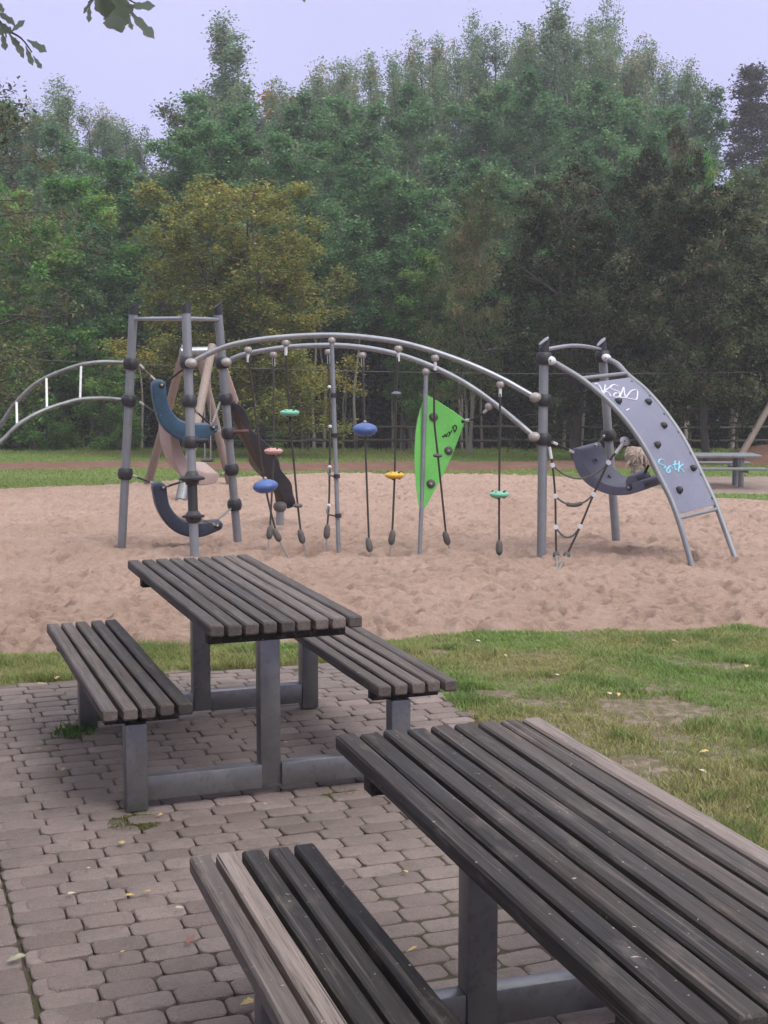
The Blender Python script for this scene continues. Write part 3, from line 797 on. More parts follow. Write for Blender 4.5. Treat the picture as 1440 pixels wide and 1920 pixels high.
# ropes / chains of the tower and the seats
def rope(p, q, r=0.010, mat='rope', sag=0.0, ends=True, name='rope'):
    p, q = Vector(p), Vector(q); n = 9
    pts = [p.lerp(q, i / (n - 1)) - Vector((0, 0, sag * 4 * (i / (n - 1)) * (1 - i / (n - 1)))) for i in range(n)]
    m = nb(); m.tube(pts, r, 8); o = m.build(name, mat, cf)
    if ends:
        for a, b_ in ((pts[0], pts[1]), (pts[-1], pts[-2])):
            d = (b_ - a).normalized(); mm = nb(); mm.tube([a, a + d * 0.07], 0.015, 8); mm.build('ferrule', 'white' if ends == 2 else 'bracket', o)
    return o
def chain(p, q, name='chain', link_l=0.034, parent=None, r=0.0042):
    p, q = Vector(p), Vector(q); d = q - p; n = max(3, int(d.length / (link_l * 0.72))); d.normalize()
    a = d.orthogonal().normalized(); b_ = d.cross(a); m = nb()
    for i in range(n):
        c = p.lerp(q, (i + .5) / n); s = a if i % 2 else b_
        m.tube([c + d * (link_l / 2 * math.cos(t)) + s * (link_l * 0.3 * math.sin(t)) for t in [2 * PI * j / 8 for j in range(8)]], r, 5, closed=True)
    return m.build(name, 'chain', parent or cf)
A1c, A2c, A3c = CL['A', 682], CL['A', 751], CL['A', 888]
rope(P(262, 684, 15.08), P(291, 713, 15.0), 0.009, 'ropepale', ends=True)
rope(P(262, 754, 15.08), P(302, 780, 14.95), 0.009, 'ropepale')
rope(P(250, 892, 15.1), P(291, 908, 14.9), 0.011, 'rope')
rope(P(344, 692, 14.5), P(312, 716, 14.9), 0.011, 'rope', ends=False)
rope(P(345, 902, 14.35), P(313, 912, 14.75), 0.011, 'rope')
rope(P(366, 770, 14.42), P(396, 797, 14.9), 0.010, 'rope')
rope(P(376, 974, 14.3), P(402, 984, 14.8), 0.010, 'ropepale')
rope(P(424, 884, 15.62), P(402, 899, 15.5), 0.011, 'ropepale')
chain(P(413, 753, 15.5), P(399, 792, 15.0)); chain(P(435, 952, 15.65), P(408, 974, 15.0))
chain(P(414, 812, 15.5), P(404, 806, 15.1))
rope(P(1036, 829, 14.05), P(1075, 848, 14.25), 0.010, 'rope', ends=2); rope(P(1133, 817, 15.4), P(1116, 836, 14.7), 0.011, 'rope', ends=2)
rope(P(1216, 872, 14.3), P(1182, 912, 14.2), 0.013, 'rope', 0.05, ends=False)

# ------------- hanging ropes with steps
def anchor(px, py): return G(px, py, 0.0)
def hang(top, anchor_px, knob_px, onrail, mids=(), knob=True):
    """rope from a rail hanger down through mids to the knob, then a chain into the sand"""
    Yt = FYd(top[0]) if onrail == 'f' else RYd(top[0])
    ro = fr_o if onrail == 'f' else rr_o
    a = P(top[0], top[1], Yt); g_ = anchor(*anchor_px)
    m = nb(); m.lathe(a + Vector((0, 0, 0.005)), (0, 0, -1), [(-.02, .03), (0, .042), (.025, .040), (.045, .022), (.05, .012)], 14); m.build('hanger', 'bracket', ro)
    kY = Yt + (g_.y - Yt) * (knob_px[1] - top[1]) / (anchor_px[1] - top[1])
    kp = P(knob_px[0], knob_px[1], kY)
    pts = [a - Vector((0, 0, .03))]
    for px, py in mids:
        pts.append(P(px, py, Yt + (g_.y - Yt) * (py - top[1]) / (anchor_px[1] - top[1])))
    pts.append(kp)
    m = nb(); m.tube(smooth_path(pts, 4), 0.0105, 8); o = m.build('climbing_rope', 'rope', cf)
    f0 = pts[0]; m = nb(); m.tube([f0, f0 - Vector((0, 0, 0.10))], 0.0155, 8); m.build('ferrule', 'white', o)
    d = (g_ - kp).normalized()
    m = nb(); m.lathe(kp, d, [(-.075, .012), (-.065, .024), (-.03, .034), (.03, .036), (.06, .028), (.075, .012)], 12); m.build('ferrule', 'knob', o)
    chain(kp + d * 0.07, g_ + d * 0.12, parent=o)
    return o, pts
def step(o, c, kind, mat, axis_=(0, 0, 1)):
    m = nb()
    if kind == 'disc':      # flat scalloped foothold with studs
        m.lathe(c, axis_, [(-.035, .03), (-.03, .075), (-.008, .098), (.008, .100), (.022, .085), (.034, .04)], 22)
        f = m.build('foothold', mat, o)
        for q in range(5):
            t = q * 2 * PI / 5 + 0.4; mm = nb(); mm.ball(c + Vector((.066 * math.cos(t), .066 * math.sin(t), .028)), .014, n=8, m=4)
            mm.build('stud', mat if q % 2 else 'black', f)
        for q in range(3):
            t = q * 2 * PI / 3 + 0.2; mm = nb(); mm.ball(c + Vector((.05 * math.cos(t), .05 * math.sin(t), -.034)), .013, n=8, m=4); mm.build('stud', 'black', f)
    elif kind == 'bun':     # big blue lens seat
        m.lathe(c, axis_, [(-.075, .02), (-.07, .06), (-.045, .105), (-.015, .128), (0, .131), (.02, .124), (.045, .095), (.062, .05), (.068, .015)], 28)
        f = m.build('foothold', mat, o); mm = nb(); mm.ball(c + Vector((0, 0, .075)), .02, n=10, m=5); mm.build('stud', 'bracket', f)
    else:
        m.lathe(c, axis_, [(-.022, .012), (-.016, .042), (0, .052), (.012, .044), (.024, .014)], 18); m.build('foothold', mat, o)
def at_py(pts, py):
    for a, b_ in zip(pts, pts[1:]):
        ya, yb = proj(a)[1], proj(b_)[1]
        if ya <= py <= yb: return a.lerp(b_, (py - ya) / (yb - ya))
    return pts[-1]
o, pts = hang((465, 655), (539, 1044), (519, 1003), 'f', [(478, 770), (496, 905)]); step(o, at_py(pts, 911), 'bun', 'blue', (-0.12, 0, 1))
o, pts = hang((513, 664), (500, 1038), (506, 998), 'r', [(513, 840), (511, 900)]); step(o, at_py(pts, 846), 'disc', 'pink')
o, pts = hang((536, 642), (575, 1044), (565, 1006), 'f', [(543, 773), (552, 880), (558, 945)]); step(o, at_py(pts, 774), 'disc', 'mint'); step(o, at_py(pts, 948), 'small', 'knob')
o, pts = hang((616, 659), (609, 1042), (613, 997), 'r', [(619, 790), (618, 880), (617, 940)])
pole_rope = pts
for py in (726, 800):
    m = nb(); m.ball(at_py(pts, py), .02, n=10, m=6); m.build('ferrule', 'white', o)
o, pts = hang((680, 665), (696, 1045), (692, 1022), 'r', [(684, 800)]); step(o, at_py(pts, 805), 'bun', 'blue')
o, pts = hang((747, 653), (729, 1047), (735, 1008), 'f', [(743, 740), (740, 890)]); step(o, at_py(pts, 738), 'small', 'slate'); step(o, at_py(pts, 891), 'disc', 'yellow')
o, pts = hang((816, 670), (846, 1041), (837, 1009), 'f', [(814, 780), (821, 853)]); step(o, at_py(pts, 854), 'small', 'knob')
m = nb(); m.tube([anchor(846, 1041) + Vector((0, 0, .01)), anchor(832, 1041) + Vector((0, 0, .015)), anchor(819, 1048) - Vector((0, 0, .01))], .008, 6); m.build('chain', 'chain', o)
o, pts = hang((938, 720), (936, 1049), (936, 1027), 'f', [(936, 930)]); step(o, at_py(pts, 927), 'disc', 'mint')

# fireman's pole with clips
pb = G(637, 1046); pt_ = P(622, 641, FYd(622) + 0.0)
m = nb(); m.tube([pb - Vector((0, 0, .3)), pt_], 0.0225, 14); pole = m.build('sliding_pole', 'post', cf)
m = nb(); m.ball(P(622, 638, FYd(622)), 0.04); m.build('hanger', 'bracket', pole)
def pole_at(py): return at_py([pt_, pb], py)
for py in (740, 815, 892, 966):
    c = pole_at(py); m = nb(); m.lathe(c, (0, 0, 1), [(-.022, .024), (-.02, .034), (.02, .034), (.022, .024)], 14); cl = m.build('clamp', 'black', pole)
for a, b_ in ((876, 893), (948, 967)):
    p = at_py(pole_rope, a); q = pole_at(b_); mid = P(proj(p)[0] + 1, b_ - 2, (p.y + q.y) / 2)
    m = nb(); m.tube(smooth_path([p, p.lerp(mid, .6) + Vector((-.02, 0, 0)), mid, q], 5), 0.010, 8); lo = m.build('rope', 'ropepale', pole)
    mm = nb(); mm.ball(p, .022, n=10, m=6); mm.build('ferrule', 'white', lo)

# green sail panel on its pole
sb = G(785, 1043); st_ = P(799, 703, RYd(799)); SY = (sb.y + st_.y) / 2
m = nb(); m.tube([sb - Vector((0, 0, .3)), st_], 0.0225, 14); spole = m.build('panel_pole', 'post', cf)
m = nb(); m.ball(P(799, 697, RYd(799)), .042); m.build('hanger', 'bracket', spole)
hd = (st_ - sb)
def SP(px, py, dy=0.0):
    f_ = (1043 - py) / (1043 - 703); return P(px, py, sb.y + (st_.y - sb.y) * f_ + 0.030 + dy + (px - 795) * 0.0016)
OUT = [(800, 740), (830, 758), (852, 772), (873, 788), (866, 806), (858, 828), (846, 858), (833, 886), (818, 914), (803, 942), (789, 966), (784, 944), (780, 915), (777.5, 880), (777, 850), (778.5, 815), (782, 790), (788, 766), (796, 745)]
m = nb(); m.prism([SP(*p) for p in OUT], (0, 0.02, 0)); sail = m.build('sail_panel', 'green', cf, smooth=False, bevel=0.004)
for px, py in ((813, 782), (841, 845), (808, 907)):
    c = SP(px, py, -.012); m = nb(); m.ball(c, .048 if px != 841 else .046, (0, 1, 0), .45, 14, 6); h_ = m.build('foothold', 'knob', sail)
    m = nb(); m.ball(c - Vector((0, .02, 0)), .014, n=8, m=4); m.build('bolt', 'bracket', h_)
m = nb(); m.ball(SP(868, 790, -.004), .020, (0, 1, 0), .5, 12, 5); m.build('bolt', 'black', sail)
q = P(917, 762, RYd(917)); m = nb(); m.ball(q, .042); m.build('hanger', 'bracket', rr_o)
rope(SP(874, 788), q - Vector((.02, 0, .03)), .010, 'rope', .03, ends=2)
def strokes(name, lst, fn, mat, parent, r, label=None):
    m = nb()
    for s in lst:
        pts = smooth_path([fn(*p) for p in s], 5); m.tube(pts, r, 6)
    o = m.build(name, mat, parent)
    if label: o['label'] = label
    return o
Z6 = lambda u, v: SP(700 + u / 4.175, 620 + v / 4.175, -.002)
strokes('graffiti', [[(540, 820), (550, 834), (561, 812), (572, 830), (580, 800)], [(588, 790), (601, 806)], [(616, 780), (601, 806), (588, 830)], [(620, 756), (630, 772), (640, 795)], [(617, 760), (640, 740), (651, 752), (648, 775), (632, 795)]], Z6, 'inkblack', sail, .0065, 'black marker scrawl')

# ------------- climbing wall on the right
Lp = [(1035, 677), (1062, 693), (1095, 714), (1140, 752), (1180, 797), (1212, 845), (1235, 890), (1255, 930), (1269, 965), (1283, 1010), (1297, 1060)]
Rp = [(1137, 672), (1158, 683), (1178, 704), (1210, 731), (1243, 768), (1275, 813), (1300, 858), (1322, 903), (1342, 946), (1362, 1000), (1380, 1050)]
yl = np.interp(range(11), [0, 10], [14.10, G(1297, 1060).y]); yr = np.interp(range(11), [0, 2, 10], [15.35, 15.0, G(1380, 1050).y])
LW = smooth_path([P(*p, y) for p, y in zip(Lp, yl)], 6); RW = smooth_path([P(*p, y) for p, y in zip(Rp, yr)], 6)
wl = []
for pts in (LW, RW):
    ex = pts[-1] + (pts[-1] - pts[-2]).normalized() * 0.3
    m = nb(); m.tube(pts + [ex], 0.0285, 14); wl.append(m.build('wall_rail', 'post', cf))
for px, py, Y, ro in ((1033, 676, 14.06, wl[0]), (1137, 671, 15.33, wl[1]), (1172, 827, 14.0, wl[0])):
    m = nb(); m.ball(P(px, py, Y), 0.045, (1, 0, -.4), 1.2); m.build('bracket', 'white', ro)
    m = nb(); m.ball(P(px - 1, py, Y - .046), 0.008, n=8, m=4); m.build('bolt', 'black', ro)
i0, i1 = 2 * 6 + 1, 8 * 6
for i in (i0 - 2, i1 + 1):
    m = nb(); m.tube([LW[i], RW[i]], 0.020, 10); m.build('crossbar', 'post', cf)
nrow = i1 - i0 + 1; sv = []; ncol = 7
nrm_w = ((RW[30] - LW[30]).cross(LW[36] - LW[24])).normalized()
if nrm_w.y > 0: nrm_w = -nrm_w
if nrm_w.z < 0: pass
def SW_(s, t):
    f_ = i0 + t * (i1 - i0); i = min(int(f_), i1 - 1); a = f_ - i
    l = LW[i].lerp(LW[i + 1], a); r = RW[i].lerp(RW[i + 1], a); d = (r - l); q = d.normalized()
    tl = (LW[i + 1] - LW[i]).normalized(); n_ = q.cross(tl).normalized()
    if n_.dot(Vector((0, 0, CH)) - l) < 0: n_ = -n_
    return l + q * 0.03 + d * ((d.length - 0.06) / d.length) * s, n_
for t in range(nrow):
    for s in range(ncol):
        p, n_ = SW_(s / (ncol - 1), t / (nrow - 1)); sv.append(p + n_ * .006)
for t in range(nrow):
    for s in range(ncol):
        p, n_ = SW_(s / (ncol - 1), t / (nrow - 1)); sv.append(p - n_ * .008)
fs = [tuple(f_) for f_ in grid_faces(ncol, nrow)]; kk = ncol * nrow
fs += [tuple(reversed([a + kk for a in f_])) for f_ in grid_faces(ncol, nrow)]
edge = [s for s in range(ncol)] + [t * ncol + ncol - 1 for t in range(1, nrow)] + [(nrow - 1) * ncol + s for s in range(ncol - 2, -1, -1)] + [t * ncol for t in range(nrow - 2, 0, -1)]
fs += [(a, b_, b_ + kk, a + kk) for a, b_ in zip(edge, edge[1:] + edge[:1])]
m = nb(); m.add(sv, fs); wall = m.build('climbing_panel', 'panel', cf)
_cache = []
for t in np.linspace(0, 1, 121):
    for s in np.linspace(0, 1, 61):
        p, n_ = SW_(s, t); _cache.append((*proj(p), s, t))
_cache = np.array(_cache)
def on_wall(px, py, off=0.006):
    i = np.argsort((_cache[:, 0] - px) ** 2 + (_cache[:, 1] - py) ** 2)[:4]
    w = 1 / (((_cache[i, 0] - px) ** 2 + (_cache[i, 1] - py) ** 2) + .05); w /= w.sum()
    p, n_ = SW_(float((w * _cache[i, 2]).sum()), float((w * _cache[i, 3]).sum())); return p + n_ * off, n_
for px, py in ((1157, 754), (1213, 755), (1242, 799), (1230, 836), (1297, 879), (1271, 920)):
    p, n_ = on_wall(px, py, 0.008); m = nb(); r = random.uniform(.036, .043)
    m.lathe(p, (n_ + Vector((random.uniform(-.3, .3), 0, random.uniform(-.4, .1)))).normalized(), [(-.01, r), (.012, r * 1.02), (.03, r * .85), (.045, r * .55), (.05, r * .15)], 9); m.build('handhold', 'black', wall)
for px, py in ((1098, 722), (1184, 716), (1131, 753), (1217, 743), (1161, 788), (1244, 776), (1190, 825), (1271, 811), (1217, 863), (1296, 849), (1241, 905), (1317, 889), (1263, 950), (1336, 934)):
    p, n_ = on_wall(px, py, 0.006); m = nb(); m.ball(p, .016, n_, .5, 9, 4); m.build('bolt', 'black', wall)
Z7 = lambda u, v: on_wall(980 + u / 5.538, 600 + v / 5.538, .008)[0]
strokes('graffiti', [[(740, 672), (765, 668), (790, 690), (815, 735), (832, 770), (842, 800)], [(852, 682), (842, 740), (828, 792), (800, 812)], [(922, 692), (880, 715), (832, 752), (868, 752), (895, 772), (912, 800)],
    [(980, 700), (958, 680), (915, 688), (905, 710), (935, 732), (975, 742), (1005, 770), (990, 805), (950, 806), (940, 780), (965, 762), (992, 770)], [(1000, 812), (1022, 760), (1042, 705), (1050, 760), (1066, 806), (1090, 775), (1120, 742), (1160, 730), (1187, 752), (1182, 800), (1172, 832), (1120, 828), (1060, 815), (985, 806)], [(1065, 945), (1095, 928)]],
    Z7, 'inkwhite', wall, .0075, 'white scrawled tag along the top')
Z5 = lambda u, v: on_wall(1080 + u / 4, 680 + v / 4, .008)[0]
strokes('graffiti', [[(652, 736), (634, 726), (616, 736), (616, 756), (640, 772), (662, 776), (664, 790), (648, 794)], [(690, 784), (676, 800), (674, 822), (690, 830), (700, 812), (690, 786), (704, 778), (716, 792)], [(738, 738), (734, 770), (738, 802), (750, 804)], [(718, 772), (758, 764)],
    [(768, 742), (766, 780), (764, 826)], [(798, 764), (768, 788), (786, 800), (802, 822)]], Z5, 'inkcyan', wall, .0075, 'pale cyan scrawled tag low on the panel')

# climbing net between post D and the wall
n1 = [P(1030, 838, 14.05), P(1036, 872, 14.05), P(1041, 930, 14.05), P(1042, 988, 14.04), P(1043, 1040, 14.02)]
n2 = [P(1168, 832, 13.97), P(1141, 867, 13.98), P(1113, 927, 14.0), P(1088, 987, 14.0), P(1063, 1040, 13.98)]
for pts, gpx in ((n1, (1045, 1066)), (n2, (1047, 1069))):
    m = nb(); m.tube(smooth_path(pts, 4), .0105, 8); o = m.build('net_rope', 'rope', cf)
    g_ = G(*gpx); kp = pts[-1]; d = (g_ - kp).normalized()
    m = nb(); m.lathe(kp, d, [(-.08, .012), (-.065, .024), (-.02, .035), (.04, .037), (.065, .028), (.08, .012)], 12); m.build('ferrule', 'knob', o)
    chain(kp + d * .07, g_ + d * .12, parent=o)
    for p in pts[1:4]:
        m = nb(); m.lathe(p - Vector((0, .016, 0)), (0, 1, 0), [(0, .012), (0, .025), (.028, .025), (.028, .012)], 14); m.build('ring', 'white', o)
    m = nb(); d0 = (pts[1] - pts[0]).normalized(); m.tube([pts[0], pts[0] + d0 * .12], .0165, 8); m.build('ferrule', 'white', o)
for j, sag, thick in ((1, .15, 0), (2, .10, 1), (3, .11, 0)):
    a, b_ = n1[j], n2[j]; pts = [a.lerp(b_, i / 10) - Vector((0, 0, sag * 4 * i / 10 * (1 - i / 10))) for i in range(11)]
    m = nb(); m.tube(pts, .010, 8); o = m.build('net_rope', 'ropepale', cf)
    if thick: m = nb(); m.tube(pts[3:8], .021, 10); m.build('rubber_grip', 'knob', o)

# ------------- wavy board going down behind the tower, on a short post
sp = G(525, 985); top = P(525, 950, sp.y)
m = nb(); m.tube([sp - Vector((0, 0, .2)), top], .052, 18); short = m.build('short_post', 'post', cf)
m = nb(); m.lathe(P(525, 948, sp.y), (0, 0, 1), [(-.075, .05), (-.06, .075), (-.02, .09), (.02, .085), (.045, .06), (.055, .02)], 18); m.build('clamp', 'knob', short)
bs, be = P(434, 756, 15.95), P(530, 942, sp.y - 0.05)
npt = 40; ctr = [P(*p) for p in [(434, 756, 15.9), (446, 790, 16.2), (462, 826, 16.7), (484, 866, 17.3), (506, 900, 17.9), (523, 928, 18.4), (529, 946, 18.7)]]
cs = smooth_path(ctr, 7)
m = nb(); m.tube(cs, 0.046, 12); bm_ = m.build('slide_beam', 'beam', cf)
wr = [(437, 754), (456, 766), (468, 792), (471, 806), (504, 836), (521, 862), (527, 882), (545, 905), (549, 926), (554, 946), (540, 954)]
wlft = [(433, 762), (440, 800), (448, 818), (463, 838), (467, 866), (478, 882), (494, 897), (505, 905), (513, 920), (516, 936), (519, 950)]
for w_, sgn, nm in ((wr, 0.10, 'blueedge'), (wlft, 0.04, 'board')):
    pts = []
    for i, (px, py) in enumerate(w_):
        f_ = np.clip((py - 756) / (946 - 756), 0, 1); pts.append(P(px, py, 15.9 + (18.65 - 15.9) * f_ - sgn))
    e_ = smooth_path(pts, 4); k = len(e_); inn = [cs[round(i * (len(cs) - 1) / (k - 1))] for i in range(k)]
    vs = []
    for off in (0.0, 0.05):
        for j in range(k): vs += [inn[j] + Vector((0, off - .03, 0)), e_[j] + Vector((0, off, 0))]
    fs = []
    for j in range(k - 1):
        a = 2 * j; fs += [(a, a + 1, a + 3, a + 2), (2 * k + a, 2 * k + a + 2, 2 * k + a + 3, 2 * k + a + 1), (a + 1, 2 * k + a + 1, 2 * k + a + 3, a + 3), (a, a + 2, 2 * k + a + 2, 2 * k + a)]
    m = nb(); m.add(vs, fs); m.build('slide_side', nm, cf)
m = nb(); m.prism([P(421, 684, 15.75), P(426, 690, 15.75), P(447, 752, 15.95), P(441, 764, 15.95), P(431, 760, 15.9), P(424, 740, 15.8)], (0, .05, 0)); m.build('slide_top', 'beige', cf, bevel=.008)

# ------------------------------------------------------------------ swing behind the tower
sw = thing('swing_stand', (-4.0, 26.5, terr(26.5)), 'tall log frame of a swing standing on the grass behind the climbing tower', 'swing')
def wb(o): return MB(o.location)
ap1 = P(347, 664, 25.0); ap2 = P(400, 664, 27.5)
LEGS = [(G(277, 909), P(344, 662, 26.0)), (G(339, 941), P(396, 660, 25.2)), (G(432, 908), P(374, 668, 27.0)), (G(380, 888), P(404, 668, 28.6))]
for a, b_ in LEGS[:3]:
    d = (b_ - a).normalized(); m = wb(sw); m.tube([a - d * .2, b_ + d * .15], .085, 12, r1=.075); m.build('leg', 'log', sw)
m = wb(sw); m.tube([P(338, 659, 25.9), P(412, 657, 26.2)], .075, 10); m.build('crossbeam', 'tube', sw)
m = wb(sw); m.tube([P(402, 660, 25.3), P(404, 664, 29.5)], .08, 10); m.build('crossbeam', 'log', sw)
lo_ = sw; m = wb(sw); a, b_ = LEGS[1]; m.tube([a + (b_ - a) * .0, a + (b_ - a) * .18], .10, 12); m.build('leg_sleeve', 'galv', sw)
s_ = thing('swing', P(389, 862, 27.4), 'black rubber swing seat hanging on two thin chains from the log frame', 'swing seat')
for px in (384, 395):
    m = wb(s_); m.tube([P(px - 1, 672, 27.2), P(px, 861, 27.4)], .012, 6); m.build('chain', 'chain', s_)
m = wb(s_); m.box(P(389.5, 863, 27.4), (.20, .42, .04)); m.build('seat', 'black', s_, bevel=.01)

# zip line: log stand on the right mound, its cable running across to a stand outside on the left
zl = thing('zip_line', (9.0, 33, terr(33)), 'zip line with a slanting log stand on the red mound and a thin cable', 'zip line')
q0 = P(1396, 842, 38.6); q1 = P(1450, 748, 38.9)
d = (q1 - q0).normalized()
m = wb(zl); m.tube([q0 - d * .6, q1 + d * 1.0], .10, 12, r1=.09); m.build('leg', 'log', zl)
q2 = q1 + d * .9; m = wb(zl); m.tube([Vector((q2.x + 1.9, q2.y, terr(q2.y) - .2)), q2], .10, 12); m.build('leg', 'log', zl)
m = wb(zl); m.tube([q2 + Vector((-.15, 0, -.1)), q2 + Vector((.1, 2.6, -.1))], .09, 12); m.build('crossbeam', 'log', zl)
le = P(-190, 661, 31.5); cab = [le.lerp(q2, i / 20) - Vector((0, 0, .22 * 4 * i / 20 * (1 - i / 20))) for i in range(21)]
m = wb(zl); m.tube(cab, .008, 6); m.build('cable', 'knob', zl)
m = wb(zl); m.tube([Vector((le.x, le.y, terr(le.y) - .3)), le + Vector((0, 0, .15))], .11, 12); m.build('leg', 'log', zl)

# ragged stump behind the grey seat
sg = G(1192, 894); st = thing('tree_stump', sg, 'ragged pale tree stump with torn bark seen behind the slate curved seat', 'stump')
m = wb(st); hh = P(1190, 838, sg.y).z
prof = []
pts = []; rad = []
for i in range(12):
    f_ = i / 11; pts.append(sg + Vector((.05 * math.sin(f_ * 5), 0, -.1 + (hh - sg.z + .1) * f_))); rad.append(.19 - .03 * math.sin(f_ * 3.1) + .07 * math.exp(-((f_ - .75) / .2) ** 2) - .06 * max(0, f_ - .85) * 6)
m.tube(smooth_path(pts, 2), .15, 16, radii=list(np.interp(np.linspace(0, 1, 23), np.linspace(0, 1, 12), rad)))
m.v = [tuple(Vector(v) + Vector((random.uniform(-.018, .018), random.uniform(-.018, .018), random.uniform(-.01, .01)))) for v in m.v]
m.build('trunk', 'stump', st, smooth=False)
m = wb(st)
for i in range(22):
    t_ = random.uniform(0, 2 * PI); z = hh - random.uniform(.10, .42); r = .24
    a = Vector((sg.x + .16 * math.cos(t_), sg.y + .16 * math.sin(t_), z + .08)); b_ = Vector((sg.x + random.uniform(.24, .38) * math.cos(t_), sg.y + r * math.sin(t_), z - random.uniform(.02, .2)))
    m.tube([a, a.lerp(b_, .6) + Vector((0, 0, .05)), b_], .03, 6, radii=[.05, .04, .012])
m.build('bark', 'stump', st, smooth=False)

# ------------------------------------------------------------------ fence at the wood edge
FYY = 49.4
fe = thing('fence', (3, FYY, terr(FYY)), 'low two-rail wooden fence along the edge of the dark wood', 'fence')
fx0, fx1 = P(400, 840, FYY).x, P(1560, 840, FYY).x
npst = 13; step_ = (fx1 - fx0) / npst; fz = terr(FYY)
for i in range(npst + 1):
    xx = fx0 + i * step_; m = MB(fe.location); h_ = 1.0 + random.uniform(-.05, .05)
    m.tube([(xx, FYY, fz - .3), (xx + random.uniform(-.03, .03), FYY, fz + h_)], .055, 8); m.build('post', 'fence', fe)
for hz in (0.88, 0.42):
    for i in range(npst):
        m = MB(fe.location); xx = fx0 + i * step_
        m.tube([(xx - .1, FYY - .075, fz + hz + random.uniform(-.03, .03)), (xx + step_ / 2, FYY - .075, fz + hz + random.uniform(-.04, .02)), (xx + step_ + .1, FYY - .075, fz + hz + random.uniform(-.03, .03))], .042, 7); m.build('rail', 'fence', fe)
#@@PART3
# ------------------------------------------------------------------ trees
def leaf_quads(cen, nrm, drn, L, W, cols):
    nrm = nrm / (np.linalg.norm(nrm, axis=1, keepdims=True) + 1e-9)
    sd = np.cross(nrm, drn); sd /= (np.linalg.norm(sd, axis=1, keepdims=True) + 1e-9)
    dr = np.cross(sd, nrm)
    L = L[:, None]; W = W[:, None]
    V = np.empty((len(cen), 4, 3))
    V[:, 0] = cen - dr * L * .5; V[:, 1] = cen + sd * W * .5 + dr * L * .06 - nrm * W * .12
    V[:, 2] = cen + dr * L * .5 - nrm * L * .08; V[:, 3] = cen - sd * W * .5 + dr * L * .06 - nrm * W * .12
    Fc = np.arange(len(cen) * 4).reshape(-1, 4)
    C4 = np.repeat(np.concatenate([cols, np.ones((len(cols), 1))], 1)[:, None], 4, 1).reshape(-1, 4)
    return V.reshape(-1, 3), Fc, C4

